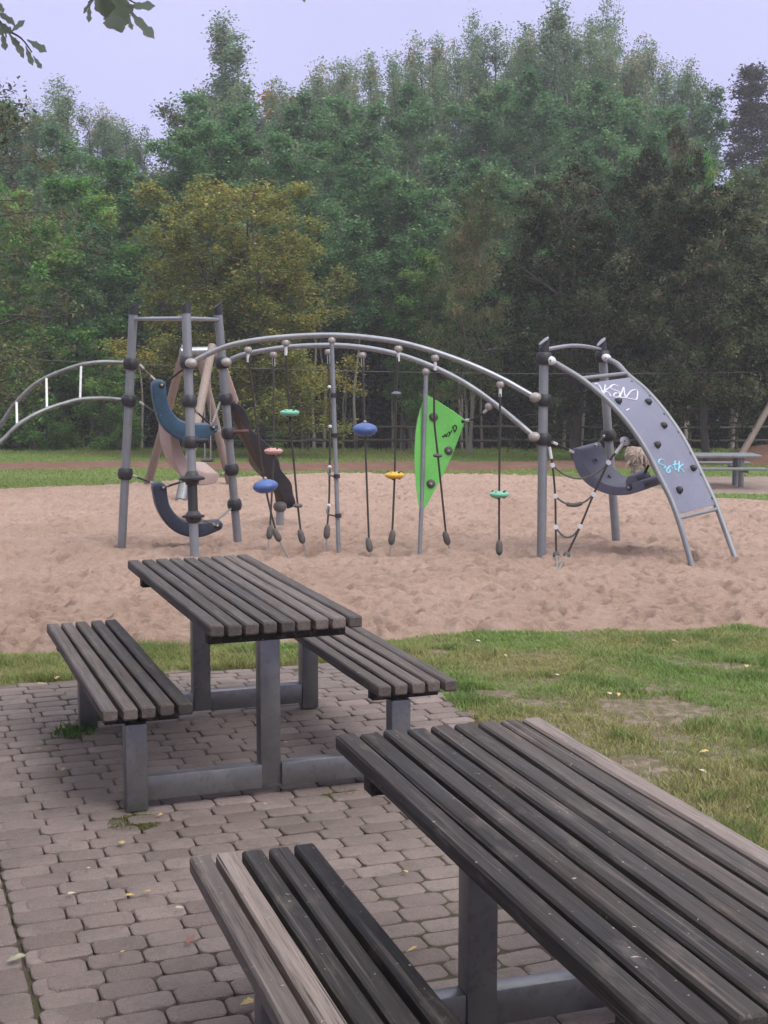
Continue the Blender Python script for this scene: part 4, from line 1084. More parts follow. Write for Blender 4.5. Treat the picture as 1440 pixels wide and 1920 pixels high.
def tree_proto(seed, H, R, clear, nb, elev, prof, leaf_n, leafL, palette, clus_r=0.28, nsub=5, droop=0.0, trunk_r=0.14, leaders=1, bark='bark', aspect=0.65, sag=0.0, tipspread=0.0, patch=None, upbias=.9, candles=False, stray_f=.22):
    """returns (trunk mesh, crown mesh) rooted at the origin"""
    rg = np.random.default_rng(seed); rd = random.Random(seed)
    tb = MB(); CC = []; CD = []
    for ld in range(leaders):
        a0 = rd.uniform(0, 2 * PI) if not candles else ld * 2.4 + rd.uniform(-.3, .3); sp = 0 if leaders == 1 else R * rd.uniform(.15, .45) * (1.35 if leaders == 5 else 1)
        if candles: sp = R * .92 * math.sqrt(ld / leaders)
        hh = H * (1 if ld == 0 else rd.uniform(.78, .97))
        if candles: hh = H * (1 - .17 * (sp / R) ** 2 - rd.uniform(0, .07))
        n = 9; tp = []
        wob = [(rd.uniform(-.12, .12), rd.uniform(-.12, .12)) for _ in range(n)]
        for i in range(n):
            f_ = i / (n - 1); q = sp * f_ ** .8
            tp.append(Vector((q * math.cos(a0) + wob[i][0] * min(1, f_ * 3), q * math.sin(a0) + wob[i][1] * min(1, f_ * 3), -.3 + (hh + .3) * f_)))
        r0 = trunk_r * (1 if leaders == 1 else .72)
        tpath = smooth_path(tp, 3)
        tb.tube(tpath, r0, 8, radii=[max(.012, r0 * (1 - .93 * (i / (len(tpath) - 1)) ** .9)) + (r0 * .5 if i == 0 else 0) for i in range(len(tpath))])
        nb_ = max(8, nb // leaders); ga = rd.uniform(0, 6)
        for b_ in range(nb_):
            f_ = clear + (0.985 - clear) * ((b_ + rd.uniform(0, .9)) / nb_)
            base = tpath[min(len(tpath) - 1, int(f_ * (len(tpath) - 1)))]
            az = ga + b_ * 2.39996 + rd.uniform(-.4, .4)
            hrel = (f_ - clear) / (1 - clear)
            ln = R * prof(hrel) * rd.uniform(.65, 1.15) * (1 if leaders == 1 else .75) * (.95 if candles else 1)
            el = elev + rd.uniform(-.25, .25) + hrel * .25
            dv = Vector((math.cos(az) * math.cos(el), math.sin(az) * math.cos(el), math.sin(el)))
            pts = []
            for i in range(5):
                s_ = i / 4; pts.append(base + dv * ln * s_ - Vector((0, 0, sag * ln * s_ * s_)) + Vector((rd.uniform(-.04, .04), rd.uniform(-.04, .04), rd.uniform(-.04, .04))) * ln * .5)
            tb.tube(pts, r0 * .3, 5, radii=[max(.008, r0 * .34 * (1 - hrel * .6) * (1 - .85 * i / 4)) for i in range(5)])
            for s_ in range(nsub):
                t_ = .3 + .7 * (s_ + rd.random()) / nsub; k = min(3, int(t_ * 4)); p0 = pts[k].lerp(pts[k + 1], t_ * 4 - k)
                d2 = (dv * .5 + Vector((rd.uniform(-1, 1), rd.uniform(-1, 1), rd.uniform(-.6, .9))).normalized()).normalized()
                l2 = ln * .38 * rd.uniform(.5, 1.1) * (1.1 - .5 * t_) + .12
                p1 = p0 + d2 * l2 - Vector((0, 0, droop * l2))
                if s_ % 2 == 0: tb.tube([p0, p1], .012, 4, r1=.005)
                for q in (.6, 1.0):
                    c = p0.lerp(p1, q); CC.append(tuple(c)); CD.append(tuple(d2))
            CC.append(tuple(pts[-1])); CD.append(tuple(dv))
            if tipspread:
                for q in range(3):
                    c = pts[-1] + Vector((rd.uniform(-.1, .1), rd.uniform(-.1, .1), tipspread * (q + 1) / 3)); CC.append(tuple(c)); CD.append((0, 0, 1))
        if tipspread:
            for q in range(8):
                CC.append(tuple(tpath[-1] + Vector((rd.uniform(-.12, .12), rd.uniform(-.12, .12), tipspread * (q / 4 - 1.0))))); CD.append((0, 0, 1))
    CC = np.array(CC); CD = np.array(CD); nc = len(CC)
    per = max(3, leaf_n // nc); tot = nc * per
    idx = np.repeat(np.arange(nc), per)
    crr = clus_r * rg.uniform(.6, 1.3, nc)[idx]
    off = rg.normal(0, 1, (tot, 3)) * crr[:, None] * np.array([1, 1, .85]) * .56
    cen = CC[idx] + off
    nrm = rg.normal(0, 1, (tot, 3)); nrm[:, 2] = np.abs(nrm[:, 2]) + upbias
    drn = CD[idx] * .6 + rg.normal(0, .7, (tot, 3)); drn[:, 2] -= droop * 1.6
    L = leafL * rg.uniform(.65, 1.3, tot)
    pal = np.array([p[:3] for p in palette]); w = np.array([p[3] for p in palette]); w = w / w.sum()
    # clumps share a hue, leaves scatter round it
    nz = fbm(CC[:, 0] * .55 + seed, CC[:, 2] * .55 + CC[:, 1] * .4)
    rank = np.clip((nz - .25) / .5 + rg.normal(0, .16, nc), 0, .999)
    cw = np.cumsum(w); pc = np.searchsorted(cw, rank); pc = np.clip(pc, 0, len(pal) - 1)
    stray = rg.random(tot) < stray_f
    pi = pc[idx]; pi[stray] = rg.integers(0, len(pal), stray.sum())
    cols = pal[pi] * rg.uniform(.7, 1.35, (tot, 1)) * rg.uniform(.9, 1.1, (tot, 3))
    if patch is not None:
        k = rg.random(tot) < patch[3]; cols[k] = np.array(patch[:3]) * rg.uniform(.7, 1.3, (k.sum(), 1))
    V, Fc, C4 = leaf_quads(cen, nrm, drn, L, L * aspect * rg.uniform(.8, 1.2, tot), cols)
    cm = np_mesh('crown', V, Fc, 'leaf', {'leaf_colour': ('FLOAT_COLOR', 'POINT', C4)})
    to = tb.build('trunk', bark); tm = to.data
    bpy.data.objects.remove(to)
    return tm, cm

PROTO = {}
oval = lambda h: .35 + .65 * math.sin(PI * min(1, h * .92 + .12)) ** .8
dome = lambda h: (math.sqrt(max(0, 1 - (h * 1.02 - .12) ** 2)) * .98 + .05)
cone = lambda h: max(.12, 1 - h * .92)
spire = lambda h: .95 * (1 - h) ** .75 + .10
GREENS = [(0.071, 0.144, 0.071, 2), (0.103, 0.201, 0.090, 3), (0.149, 0.247, 0.113, 2), (0.230, 0.282, 0.144, .9)]
POPL = [(.115, .180, .105, 2), (.145, .225, .125, 3), (.185, .255, .150, 2), (.27, .26, .17, .7)]
BRIGHT = [(0.067, 0.155, 0.048, 2), (0.103, 0.230, 0.060, 3), (0.161, 0.293, 0.081, 2), (0.253, 0.310, 0.103, .8)]
AUT = [(.115, .145, .052, 3), (.175, .200, .066, 3), (.295, .275, .080, 2), (.38, .30, .09, .6)]
DARK = [(0.016, 0.027, 0.014, 3), (0.032, 0.049, 0.023, 3), (0.077, 0.094, 0.049, 2), (0.162, 0.164, 0.104, .8)]
OLIVE = [(.085, .120, .055, 2), (.125, .165, .075, 2), (.18, .20, .09, 1.5), (.24, .21, .11, .5)]
BROWN = [(0.083, 0.083, 0.054, 2), (0.128, 0.112, 0.068, 2), (0.180, 0.143, 0.083, 1)]
def PR_(name, **k): PROTO[name] = tree_proto(**k)
PR_('poplar', seed=1, H=16, R=3.1, clear=.24, nb=117, elev=1.0, prof=lambda h: .22 + .8 * (1 - h) ** .7, leaf_n=56000, leafL=.105, palette=POPL, clus_r=.30, leaders=9, trunk_r=.2, tipspread=.7, nsub=4, upbias=.5, candles=True, bark='barkdark')
PR_('poplar2', seed=2, H=16, R=3.1, clear=.24, nb=104, elev=1.0, prof=lambda h: .22 + .8 * (1 - h) ** .7, leaf_n=56000, leafL=.105, palette=POPL, clus_r=.30, leaders=8, trunk_r=.2, tipspread=.7, nsub=4, upbias=.5, candles=True, bark='barkdark')
PR_('poplar3', seed=3, H=16, R=3.0, clear=.25, nb=80, elev=.95, prof=spire, leaf_n=52000, leafL=.11, palette=POPL, clus_r=.32, leaders=5, trunk_r=.2, tipspread=.7, nsub=5, upbias=.5, bark='barkdark')
PR_('broad', seed=4, H=11, R=3.0, clear=.30, nb=48, elev=.5, prof=oval, leaf_n=36000, leafL=.125, palette=GREENS, clus_r=.27, leaders=2, trunk_r=.16, nsub=4)
PR_('bright', seed=5, H=10, R=3.2, clear=.16, nb=52, elev=.4, prof=oval, leaf_n=38000, leafL=.12, palette=BRIGHT, clus_r=.27, leaders=2, trunk_r=.15, nsub=4)
PR_('broad2', seed=6, H=11, R=2.8, clear=.36, nb=48, elev=.55, prof=oval, leaf_n=36000, leafL=.125, palette=GREENS, clus_r=.27, leaders=3, trunk_r=.16, nsub=4)
PR_('autumn', seed=7, H=8.6, R=3.4, clear=.16, nb=110, elev=.25, prof=dome, leaf_n=90000, leafL=.095, palette=AUT, clus_r=.25, leaders=5, trunk_r=.16, nsub=5, bark='barkdark', stray_f=.5, upbias=.8)
PR_('darktree', seed=8, H=8.6, R=4.3, clear=.20, nb=72, elev=.35, prof=dome, leaf_n=46000, leafL=.165, palette=DARK, clus_r=.25, leaders=3, trunk_r=.24, nsub=5, droop=.45, aspect=.36, sag=.18, bark='barkdark', patch=(.20, .09, .04, .012), upbias=.8)
PR_('darktree2', seed=9, H=8.6, R=4.0, clear=.22, nb=66, elev=.38, prof=dome, leaf_n=44000, leafL=.165, palette=DARK, clus_r=.25, leaders=2, trunk_r=.22, nsub=5, droop=.4, aspect=.38, sag=.15, bark='barkdark', patch=(.20, .09, .04, .015), upbias=.8)
PR_('olive', seed=10, H=9, R=2.7, clear=.24, nb=54, elev=.55, prof=oval, leaf_n=30000, leafL=.12, palette=OLIVE, clus_r=.24, leaders=2, trunk_r=.14, nsub=6, droop=.2, aspect=.5)
PR_('conifer', seed=12, H=15, R=3.0, clear=.08, nb=90, elev=.15, prof=cone, leaf_n=34000, leafL=.18, palette=[(.040, .050, .042, 2), (.058, .062, .046, 2), (.085, .075, .050, 1)], clus_r=.34, leaders=1, trunk_r=.2, nsub=6, aspect=.4, droop=.2)
PR_('shrub', seed=13, H=3.4, R=1.9, clear=.04, nb=40, elev=.5, prof=oval, leaf_n=12000, leafL=.10, palette=BRIGHT, clus_r=.18, leaders=3, trunk_r=.05, nsub=5)
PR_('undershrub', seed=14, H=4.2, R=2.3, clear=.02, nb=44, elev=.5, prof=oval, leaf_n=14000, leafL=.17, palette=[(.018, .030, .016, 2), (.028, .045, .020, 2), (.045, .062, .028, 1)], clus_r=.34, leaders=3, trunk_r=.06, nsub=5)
PR_('thin', seed=15, H=10, R=1.2, clear=.55, nb=26, elev=.7, prof=oval, leaf_n=7000, leafL=.15, palette=GREENS, clus_r=.3, leaders=1, trunk_r=.085, nsub=4)
PR_('thin2', seed=16, H=10, R=1.2, clear=.55, nb=24, elev=.7, prof=oval, leaf_n=6000, leafL=.15, palette=GREENS, clus_r=.3, leaders=2, trunk_r=.085, nsub=4)
PR_('maple', seed=17, H=12, R=2.2, clear=.4, nb=44, elev=.6, prof=oval, leaf_n=16000, leafL=.16, palette=[(.20, .12, .035, 2), (.28, .14, .03, 2), (.15, .13, .05, 1)], clus_r=.33, leaders=1, trunk_r=.16, nsub=5)
PR_('airy', seed=18, H=9, R=2.6, clear=.2, nb=44, elev=.15, prof=oval, leaf_n=11000, leafL=.13, palette=[(.075, .085, .050, 2), (.11, .115, .06, 2), (.16, .14, .08, 1)], clus_r=.26, leaders=1, trunk_r=.12, nsub=6, droop=.35, aspect=.4, sag=.1, bark='barkdark')

NAT = {'poplar': (16, 3.4), 'poplar2': (16, 3.4), 'poplar3': (16, 2.6), 'broad': (11, 3.0), 'bright': (10, 3.2), 'broad2': (11, 2.8), 'autumn': (8.6, 3.25), 'darktree': (8.6, 4.3), 'darktree2': (8.6, 4.0), 'olive': (9, 2.7), 'conifer': (15, 3.0), 'shrub': (3.4, 1.9), 'undershrub': (4.2, 2.3), 'thin': (10, 1.2), 'thin2': (10, 1.2), 'maple': (12, 2.2), 'airy': (9, 2.6)}
def tree(kind, px, top_py, Y, label, group='trees of the wood', name='tree', cat='tree', wide=None, rot=None, zoff=0.0):
    x = P(px, 700, Y).x; z0 = terr(Y) + zoff; H = P(px, top_py, Y).z - z0
    tm, cm = PROTO[kind]; h0, r0 = NAT[kind]
    o = thing(name, (x, Y, z0), label, cat, group); sz = H / h0
    sxy = wide / (2 * r0) if wide else sz
    o.scale = (sxy, sxy, sz); o.rotation_euler = (0, 0, random.uniform(0, 6.28) if rot is None else rot)
    link('trunk', tm, o); link('crown', cm, o)
    return o
W = 'trees of the wood'
# back row
tree('poplar3', 430, 38, 90, 'tall narrow green tree whose pointed tip stands alone above its neighbours', W, wide=10.3)
tree('poplar', 605, 100, 95, 'tall pale green tree with two upright tips beside the gap in the treetops', W, wide=11.0)
tree('poplar2', 690, 120, 101, 'lower hazy tree just left of the highest clump of treetops', W, wide=10.0)
tree('poplar', 775, 50, 93, 'tall spiky tree at the left shoulder of the highest clump', W, wide=10.0)
tree('poplar2', 880, 48, 100, 'tall feathery tree second from the left in the highest clump', W, wide=10.0)
tree('poplar3', 962, 35, 95, 'tall slim tree in the middle of the highest clump', W, wide=10.0)
tree('poplar', 1050, 22, 94, 'highest tree of all with thin bare shoots at its top', W, wide=10.0)
tree('poplar2', 1130, 20, 101, 'hazy tall tree right behind the highest tree', W, wide=10.0)
tree('poplar', 1200, 75, 95, 'tall pale tree at the right shoulder of the highest clump', W, wide=10.0)
tree('poplar2', 120, 165, 87, 'hazy round topped tree highest on the left side', W, wide=10.3)
tree('poplar', 195, 190, 91, 'pale green tree with a blunt tip right of the left side top', W, wide=9.2)
tree('poplar3', 250, 240, 95, 'small hazy tree low in the dip of the left treetops', W, wide=9.2)
tree('olive', 345, 200, 87, 'brownish hazy tree left of the lone pointed tip', W, wide=11.9)
tree('maple', 530, 195, 98, 'orange topped tree in the gap right of the lone pointed tip', W, wide=8.0)
tree('olive', 1275, 150, 98, 'yellowish hazy tree right of the highest clump', W, wide=9.2)
tree('conifer', 1395, 118, 101, 'dim bluish spire shaped tree at the right edge of the treetops', W, wide=11.9)
tree('poplar3', 1475, 190, 95, 'dim hazy tree cut by the right edge of the view behind the wood', W, wide=10.0)
tree('poplar2', 20, 250, 93, 'hazy tree low at the left edge of the treetops', W, wide=10.0)
tree('poplar', 835, 75, 102, 'tall hazy tree filling the gap after the left shoulder of the highest clump', W, wide=11.4, rot=2.0)
tree('poplar2', 925, 70, 98, 'feathery tree just left of the slim one in the highest clump', W, wide=11.4, rot=4.0)
tree('poplar', 1005, 62, 102, 'hazy tree between the slim one and the highest tree', W, wide=11.4, rot=1.0)
tree('poplar2', 1095, 58, 97, 'pale tree just right of the highest treetop', W, wide=11.4, rot=3.0)
tree('poplar', 1165, 75, 100, 'hazy tree just before the right shoulder of the highest clump', W, wide=11.4, rot=5.0)
tree('poplar2', 640, 135, 99, 'lower tree between the two upright tips and the lower hazy tree', W, wide=10.3, rot=5.5)
tree('broad', 1300, 195, 92, 'dull hazy tree filling the dip right of the highest clump', W, wide=10.2)
tree('broad2', 60, 215, 90, 'hazy green tree left of the left side top', W, wide=10.2)
tree('broad', 610, 205, 72, 'full green crown below the two upright tips', W, wide=8.5)
tree('broad2', 700, 200, 75, 'full green crown below the lower hazy tree', W, wide=8.5)
tree('broad', 790, 185, 73, 'full green crown at the foot of the left shoulder of the highest clump', W, wide=8.5)
tree('broad2', 885, 180, 76, 'full green crown below the second treetop of the highest clump', W, wide=8.5)
tree('broad', 975, 175, 73, 'full green crown below the slim tree of the highest clump', W, wide=8.5)
tree('broad2', 1065, 165, 77, 'full green crown just below the highest treetop', W, wide=8.5)
tree('broad', 1150, 180, 74, 'full green crown below the hazy tall tree of the highest clump', W, wide=8.5)
tree('broad2', 1225, 205, 76, 'full green crown under the right shoulder of the highest clump', W, wide=8.5)
tree('broad', 150, 265, 70, 'full green crown below the left side top', W, wide=8.5)
tree('bright', 250, 300, 66, 'green crown in the dip of the left treetops', W, wide=7.0)
tree('broad2', 430, 200, 70, 'full green crown below the lone pointed tip', W, wide=8.5)
tree('broad', 520, 235, 72, 'full green crown under the orange topped tree', W, wide=8.5)
# middle row
tree('bright', 105, 335, 52, 'dense bright green tree filling the left side of the wood', W, wide=7.5)
tree('bright', -50, 330, 54, 'bright green tree cut by the left edge of the view', W, wide=7)
tree('broad', 235, 330, 56, 'mid green tree between the bright green mass and the yellow tree', W, wide=6.5)
tree('broad2', 345, 250, 57, 'dull green tree rising behind the left of the yellow tree', W, wide=6.5)
tree('broad', 460, 235, 57, 'green tree directly behind the yellow autumn tree', W, wide=6.5)
tree('broad2', 575, 270, 58, 'green tree rising behind the right of the yellow tree', W, wide=6)
tree('broad', 685, 290, 56, 'dark green tree left of the middle of the wood', W, wide=6)
tree('broad2', 775, 330, 55, 'dark green tree with a clear trunk in the middle of the wood', W, wide=6)
tree('broad', 860, 330, 58, 'green tree behind the olive tree at the left of the dark trees', W, wide=6.5)
tree('broad2', 960, 320, 58, 'tall green tree behind the left of the dark trees', W, wide=6)
tree('broad', 1060, 300, 59, 'green tree under the highest treetop', W, wide=6)
tree('broad2', 1160, 290, 59, 'green tree right of the one under the highest treetop', W, wide=6)
tree('bright', 1290, 290, 54, 'light green tree above the right dark tree', W, wide=5)
tree('olive', 1375, 320, 55, 'olive green tree high at the right behind the dark trees', W, wide=6)
tree('olive', 1470, 330, 56, 'olive green tree cut by the right edge of the view', W, wide=6)
tree('broad', 1230, 280, 60, 'dull green tree between the highest clump and the light green tree', W, wide=6)
tree('bright', 790, 470, 52.5, 'low fresh green tree showing leaves just above the arched rails', W, wide=4.5)
# front trees
tree('autumn', 484, 355, 45, 'rounded tree turning yellow and orange in front of the green wood', 'trees before the fence', wide=7.6)
tree('darktree', 1085, 325, 42.5, 'big dark brownish green tree with drooping leaves left of the grey climbing wall top', 'trees before the fence', wide=7.6)
tree('darktree2', 1335, 345, 39.4, 'dark drooping tree with a thick trunk behind the small grey table', 'trees before the fence', wide=6.6)
tree('darktree2', 1210, 280, 48, 'purplish dark tree top rising between the two dark drooping trees', 'trees before the fence', wide=5.5)
tree('darktree', 1500, 400, 42, 'dark drooping tree cut by the right edge of the view', 'trees before the fence', wide=6.6)
tree('olive', 880, 340, 47, 'olive brown thin leaved tree at the left of the big dark tree', 'trees before the fence', wide=3.6)
tree('airy', -75, 120, 27, 'airy pale tree whose thin drooping sprays reach in at the left edge', 'trees before the fence', wide=4.6)
# shrubs at the left
for px, tp, Y, lab in ((60, 640, 50.5, 'leafy green shrub low at the left edge of the wood'), (175, 640, 51, 'bright green shrub left of the tower post'), (225, 740, 50.3, 'small bright shrub at the foot of the left wood'), (-20, 600, 51, 'shrub cut by the left edge under the bright tree'), (120, 800, 50.2, 'thin low weeds like bush in front of the dark left wood'), (480, 690, 51, 'green shrub under the yellow tree')):
    tree('shrub', px, tp, Y, lab, 'shrubs at the wood edge', 'shrub', 'shrub')
# thin bare stems in the wood
for i, px in enumerate((168, 196, 262, 566, 588, 606, 642, 655, 668, 735, 752, 766, 868, 884, 905, 938, 1058, 1076, 1092, 1010, 1250, 1290)):
    tree('thin' if i % 3 else 'thin2', px, 420 + 25 * (i % 4), 51 + 1.7 * ((i * 5) % 4), 'thin young tree with a bare pale stem in the dark understorey', 'thin stems in the understorey', 'young_tree', 'tree')
# dark undergrowth deep in the wood
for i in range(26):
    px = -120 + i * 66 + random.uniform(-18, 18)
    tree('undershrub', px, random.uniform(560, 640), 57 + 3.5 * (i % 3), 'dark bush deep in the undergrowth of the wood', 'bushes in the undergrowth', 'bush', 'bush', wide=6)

# far wood behind everything: one mass of leaves nobody could count
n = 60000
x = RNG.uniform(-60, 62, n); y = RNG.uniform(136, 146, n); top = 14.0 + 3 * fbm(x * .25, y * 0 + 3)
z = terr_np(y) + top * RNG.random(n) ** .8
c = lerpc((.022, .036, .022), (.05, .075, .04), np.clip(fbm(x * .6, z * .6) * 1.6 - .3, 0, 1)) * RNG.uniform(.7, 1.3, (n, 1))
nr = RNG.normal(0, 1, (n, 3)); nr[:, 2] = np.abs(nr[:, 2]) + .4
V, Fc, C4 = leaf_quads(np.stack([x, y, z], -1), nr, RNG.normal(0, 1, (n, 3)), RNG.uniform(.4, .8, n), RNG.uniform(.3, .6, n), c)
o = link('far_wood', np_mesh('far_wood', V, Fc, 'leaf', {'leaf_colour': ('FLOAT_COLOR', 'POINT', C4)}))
o['kind'] = 'stuff'; o['category'] = 'wood'; o['label'] = 'dark mass of far trees deep behind the wood'

# overhanging oak beside the tables: trunk out of frame at the left, two leafy twigs hang into the top of the view
oak = thing('oak_tree', (-3.6, 4.6, 0), 'overhanging oak whose lobed grey leaves hang into the top left of the sky', 'tree')
ob = MB(oak.location); lv_c = []; lv_d = []
ob.tube(smooth_path([(-3.6, 4.6, -.3), (-3.55, 4.6, 1.5), (-3.6, 4.7, 3.2), (-3.3, 4.8, 5.0)]), .2, 12, r1=.09)
YK = 6.0
def limb(pts, r0):
    q = smooth_path(pts, 4); ob.tube(q, r0, 6, r1=.003); return q
j0 = Vector((-3.45, 4.75, 4.0))
mainl = limb([j0, P(-330, -260, 5.6), P(-60, -190, 5.9), P(140, -150, 6), P(400, -170, 6), P(620, -150, 6)], .05)
tw = [limb([P(160, -152, 6), P(190, -80, 6), P(205, -20, 6), P(222, 22, 6)], .007), limb([P(215, -10, 6), P(240, 15, 6.02), P(262, 38, 6.0)], .004), limb([P(205, -30, 6), P(235, -5, 6), P(258, 8, 6)], .004), limb([P(200, -25, 6), P(178, -5, 6), P(165, 5, 6)], .004),
      limb([P(-60, -188, 5.9), P(-50, -80, 6), P(-25, 0, 6), P(8, 50, 6), P(40, 72, 6), P(60, 98, 6)], .008), limb([P(-5, 25, 6), P(15, 38, 6), P(28, 48, 6)], .004), limb([P(8, 50, 6), P(12, 70, 6)], .003),
      limb([P(560, -155, 6), P(566, -60, 6), P(569, -14, 6)], .005)]
ob.build('trunk', 'barkdark', oak)
def oak_leaf(mb, base, tip, w, nrm, seed):
    """a lobed leaf with a little curl"""
    rd = random.Random(seed); base, tip = Vector(base), Vector(tip); ax = tip - base; L = ax.length; ax.normalize(); nrm = Vector(nrm); sd = ax.cross(nrm).normalized(); nn = sd.cross(ax)
    k = 31; wd = []
    for i in range(k):
        t_ = i / (k - 1); env = (t_ ** .8) * (1 - t_ ** 5) * 1.25; lob = 1 + (.24) * math.sin(t_ * 17 + rd.random() * 2); wd.append(max(.02, env * lob) * w / 2)
    vs = []; cu = rd.uniform(-.1, .15)
    for i in range(k):
        t_ = i / (k - 1); c = base + ax * L * t_ - nn * cu * L * t_ * t_
        vs += [c + sd * wd[i] + nn * wd[i] * .25, c, c - sd * wd[i] + nn * wd[i] * .25]
    fs = []
    for i in range(k - 1):
        a = i * 3; fs += [(a, a + 1, a + 4, a + 3), (a + 1, a + 2, a + 5, a + 4)]
    mb.add(vs, fs)
lm, nt, b, _o = new_mat('oak leaf'); n1 = noise(nt, objcoord(nt), 30, 3, .6); nt.links.new(ramp(nt, n1, [(.3, (.065, .085, .055)), (.7, (.10, .125, .075))]), b.inputs['Base Color']); b.inputs['Roughness'].default_value = .5
M['oakleaf'] = lm
tl = nt.nodes.new('ShaderNodeBsdfTranslucent'); tl.inputs[0].default_value = (.34, .40, .32, 1); ms = nt.nodes.new('ShaderNodeMixShader'); ms.inputs[0].default_value = .55
nt.links.new(b.outputs[0], ms.inputs[1]); nt.links.new(tl.outputs[0], ms.inputs[2]); nt.links.new(ms.outputs[0], _o.inputs[0])
n = 90000  # unseen crown, added dense and low to block sky light from the left
cc = np.stack([RNG.uniform(-8.5, 0.5, n), RNG.uniform(-1.5, 9, n), RNG.uniform(0.6, 8.5, n)], -1)
e = ((cc[:, 0] + 4.9) / 4.4) ** 2 + ((cc[:, 1] - 4.4) / 4.6) ** 2 + ((cc[:, 2] - 4.4) / 3.9) ** 2
k = (e < 1) & (fbm(cc[:, 0] * 1.2, cc[:, 1] * 1.2 + cc[:, 2] * .9) > .36)
pq = np.array([proj(c) for c in cc]); k &= ~((pq[:, 0] > -140) & (pq[:, 0] < 1600) & (pq[:, 1] > -230)) & (cc[:, 0] < -.6 - .28 * cc[:, 1].clip(0) * (cc[:, 2] < 3))
cc = cc[k]; n = len(cc); nr = RNG.normal(0, 1, (n, 3)); nr[:, 2] = np.abs(nr[:, 2]) + .6
V, Fc, C4 = leaf_quads(cc, nr, RNG.normal(0, 1, (n, 3)), RNG.uniform(.09, .16, n), RNG.uniform(.06, .10, n), lerpc((.04, .07, .025), (.08, .11, .04), RNG.random(n)))
link('crown', np_mesh('crown', V - np.array(oak.location)[None], Fc, 'leaf', {'leaf_colour': ('FLOAT_COLOR', 'POINT', C4)}), oak)
LEAVES = [((236, 12), (291, 10), 20), ((240, 18), (290, 74), 24), ((236, 22), (248, 57), 12), ((178, -2), (153, 24), 13), ((168, 8), (166, 44), 12), ((200, -30), (226, 60), 62), ((190, -40), (200, 35), 44), ((215, -35), (236, 38), 46), ((226, 20), (229, 61), 18), ((176, -20), (184, 16), 12), ((232, -5), (246, 22), 14), ((195, -20), (190, 28), 26),
          ((-8, 20), (28, 45), 16), ((18, 62), (47, 38), 14), ((4, 58), (10, 95), 15), ((15, 60), (45, 105), 17), ((50, 74), (87, 96), 19), ((48, 85), (61, 123), 14), ((62, 104), (78, 129), 12), ((-6, 40), (22, 62), 18), ((-4, 0), (6, 24), 12), ((-20, 55), (10, 60), 18), ((34, 90), (44, 108), 10), ((566, -25), (571, 6), 12), ((560, -60), (540, -25), 14), ((600, -120), (612, -70), 20), ((20, 66), (36, 88), 14)]
px2m = 6.0 / F
for i, (a, b_, w) in enumerate(LEAVES):
    m = MB(oak.location); ya = 6.0 + random.uniform(-.05, .05)
    oak_leaf(m, P(*a, ya), P(*b_, ya + random.uniform(-.02, .02)), w * px2m * .92, (random.uniform(-.35, .35), -1, random.uniform(-.3, .6)), i)
    m.build('leaf', 'oakleaf', oak, smooth=True)

# ------------------------------------------------------------------ fallen leaves and weeds
def fallen(px, py, size, col, label, z=None, group=None, name='fallen_leaf'):
    g_ = G(px, py); zz = (lawn_z(np.array([g_.x]), np.array([g_.y]))[0] + .018) if z is None else z
    o = thing(name, (g_.x, g_.y, zz), label, 'leaf', group) if False else None
    m = MB((g_.x, g_.y, zz)); t_ = random.uniform(0, 6.28); d = Vector((math.cos(t_), math.sin(t_), 0)); c = Vector((g_.x, g_.y, zz + .004))
    oak_leaf(m, c - d * size / 2, c + d * size / 2 + Vector((0, 0, .006)), size * .62, (random.uniform(-.2, .2), random.uniform(-.2, .2), 1), px)
    key = 'dry' + str(col)
    if key not in M:
        mm, nt, b, _o = new_mat('dry leaf'); n1 = noise(nt, objcoord(nt), 60, 3, .6)
        nt.links.new(ramp(nt, n1, [(.3, tuple(q * .7 for q in col)), (.7, tuple(min(1, q * 1.2) for q in col))]), b.inputs['Base Color']); b.inputs['Roughness'].default_value = .75; M[key] = mm
    o = m.build(name, key, smooth=True)
    return tag(o, label, 'leaf', group)
YEL, PALE, RED, GRY = (.50, .36, .13), (.52, .44, .34), (.24, .11, .09), (.30, .29, .20)
fallen(30, 1803, .065, GRY, 'curled grey green leaf on the pavers at the left edge', .004)
fallen(356, 1769, .05, RED, 'reddish brown dry leaf on the pavers left of the front bench', .004)
fallen(229, 1584, .045, YEL, 'yellow leaf on the pavers in front of the bench leg', .004)
fallen(463, 1885, .045, YEL, 'yellow brown leaf beside the front bench at the bottom', .004)
fallen(106, 1276, .06, (.45, .25, .13), 'pale orange leaf on the grass strip beside the left bench')
fallen(78, 1288, .05, YEL, 'yellow leaf where the grass strip meets the pavers', .004)
fallen(1317, 1452, .06, PALE, 'cream coloured leaf lying alone on the grass beside the pale slat')
fallen(1246, 1224, .06, YEL, 'yellow leaf on the grass near the sand edge')
for px, py, s_ in ((135, 1680, .03), (244, 1683, .03), (276, 1676, .025), (165, 1632, .022), (337, 1707, .03), (230, 1790, .03), (72, 1408, .03), (110, 1408, .03), (118, 1447, .025), (534, 1395, .035), (760, 1638, .03), (772, 1787, .04), (556, 1645, .02), (300, 1532, .025), (600, 1312, .03), (498, 1512, .02)):
    fallen(px, py, s_, PALE if px % 2 else YEL, 'tiny pale leaf scrap on the pavers', .004, 'leaf scraps on the pavers')
for px, py, s_ in ((897, 1206, .04), (1141, 1307, .05), (1043, 1273, .05), (1265, 1205, .045), (1325, 1208, .05), (760, 1215, .045), (1160, 1310, .04), (948, 1234, .04), (1060, 1408, .05), (1320, 1415, .05), (1400, 1250, .05), (820, 1228, .05)):
    fallen(px, py, s_, PALE if px % 2 else YEL, 'small dry leaf on the grass right of the tables', None, 'dry leaves on the grass')
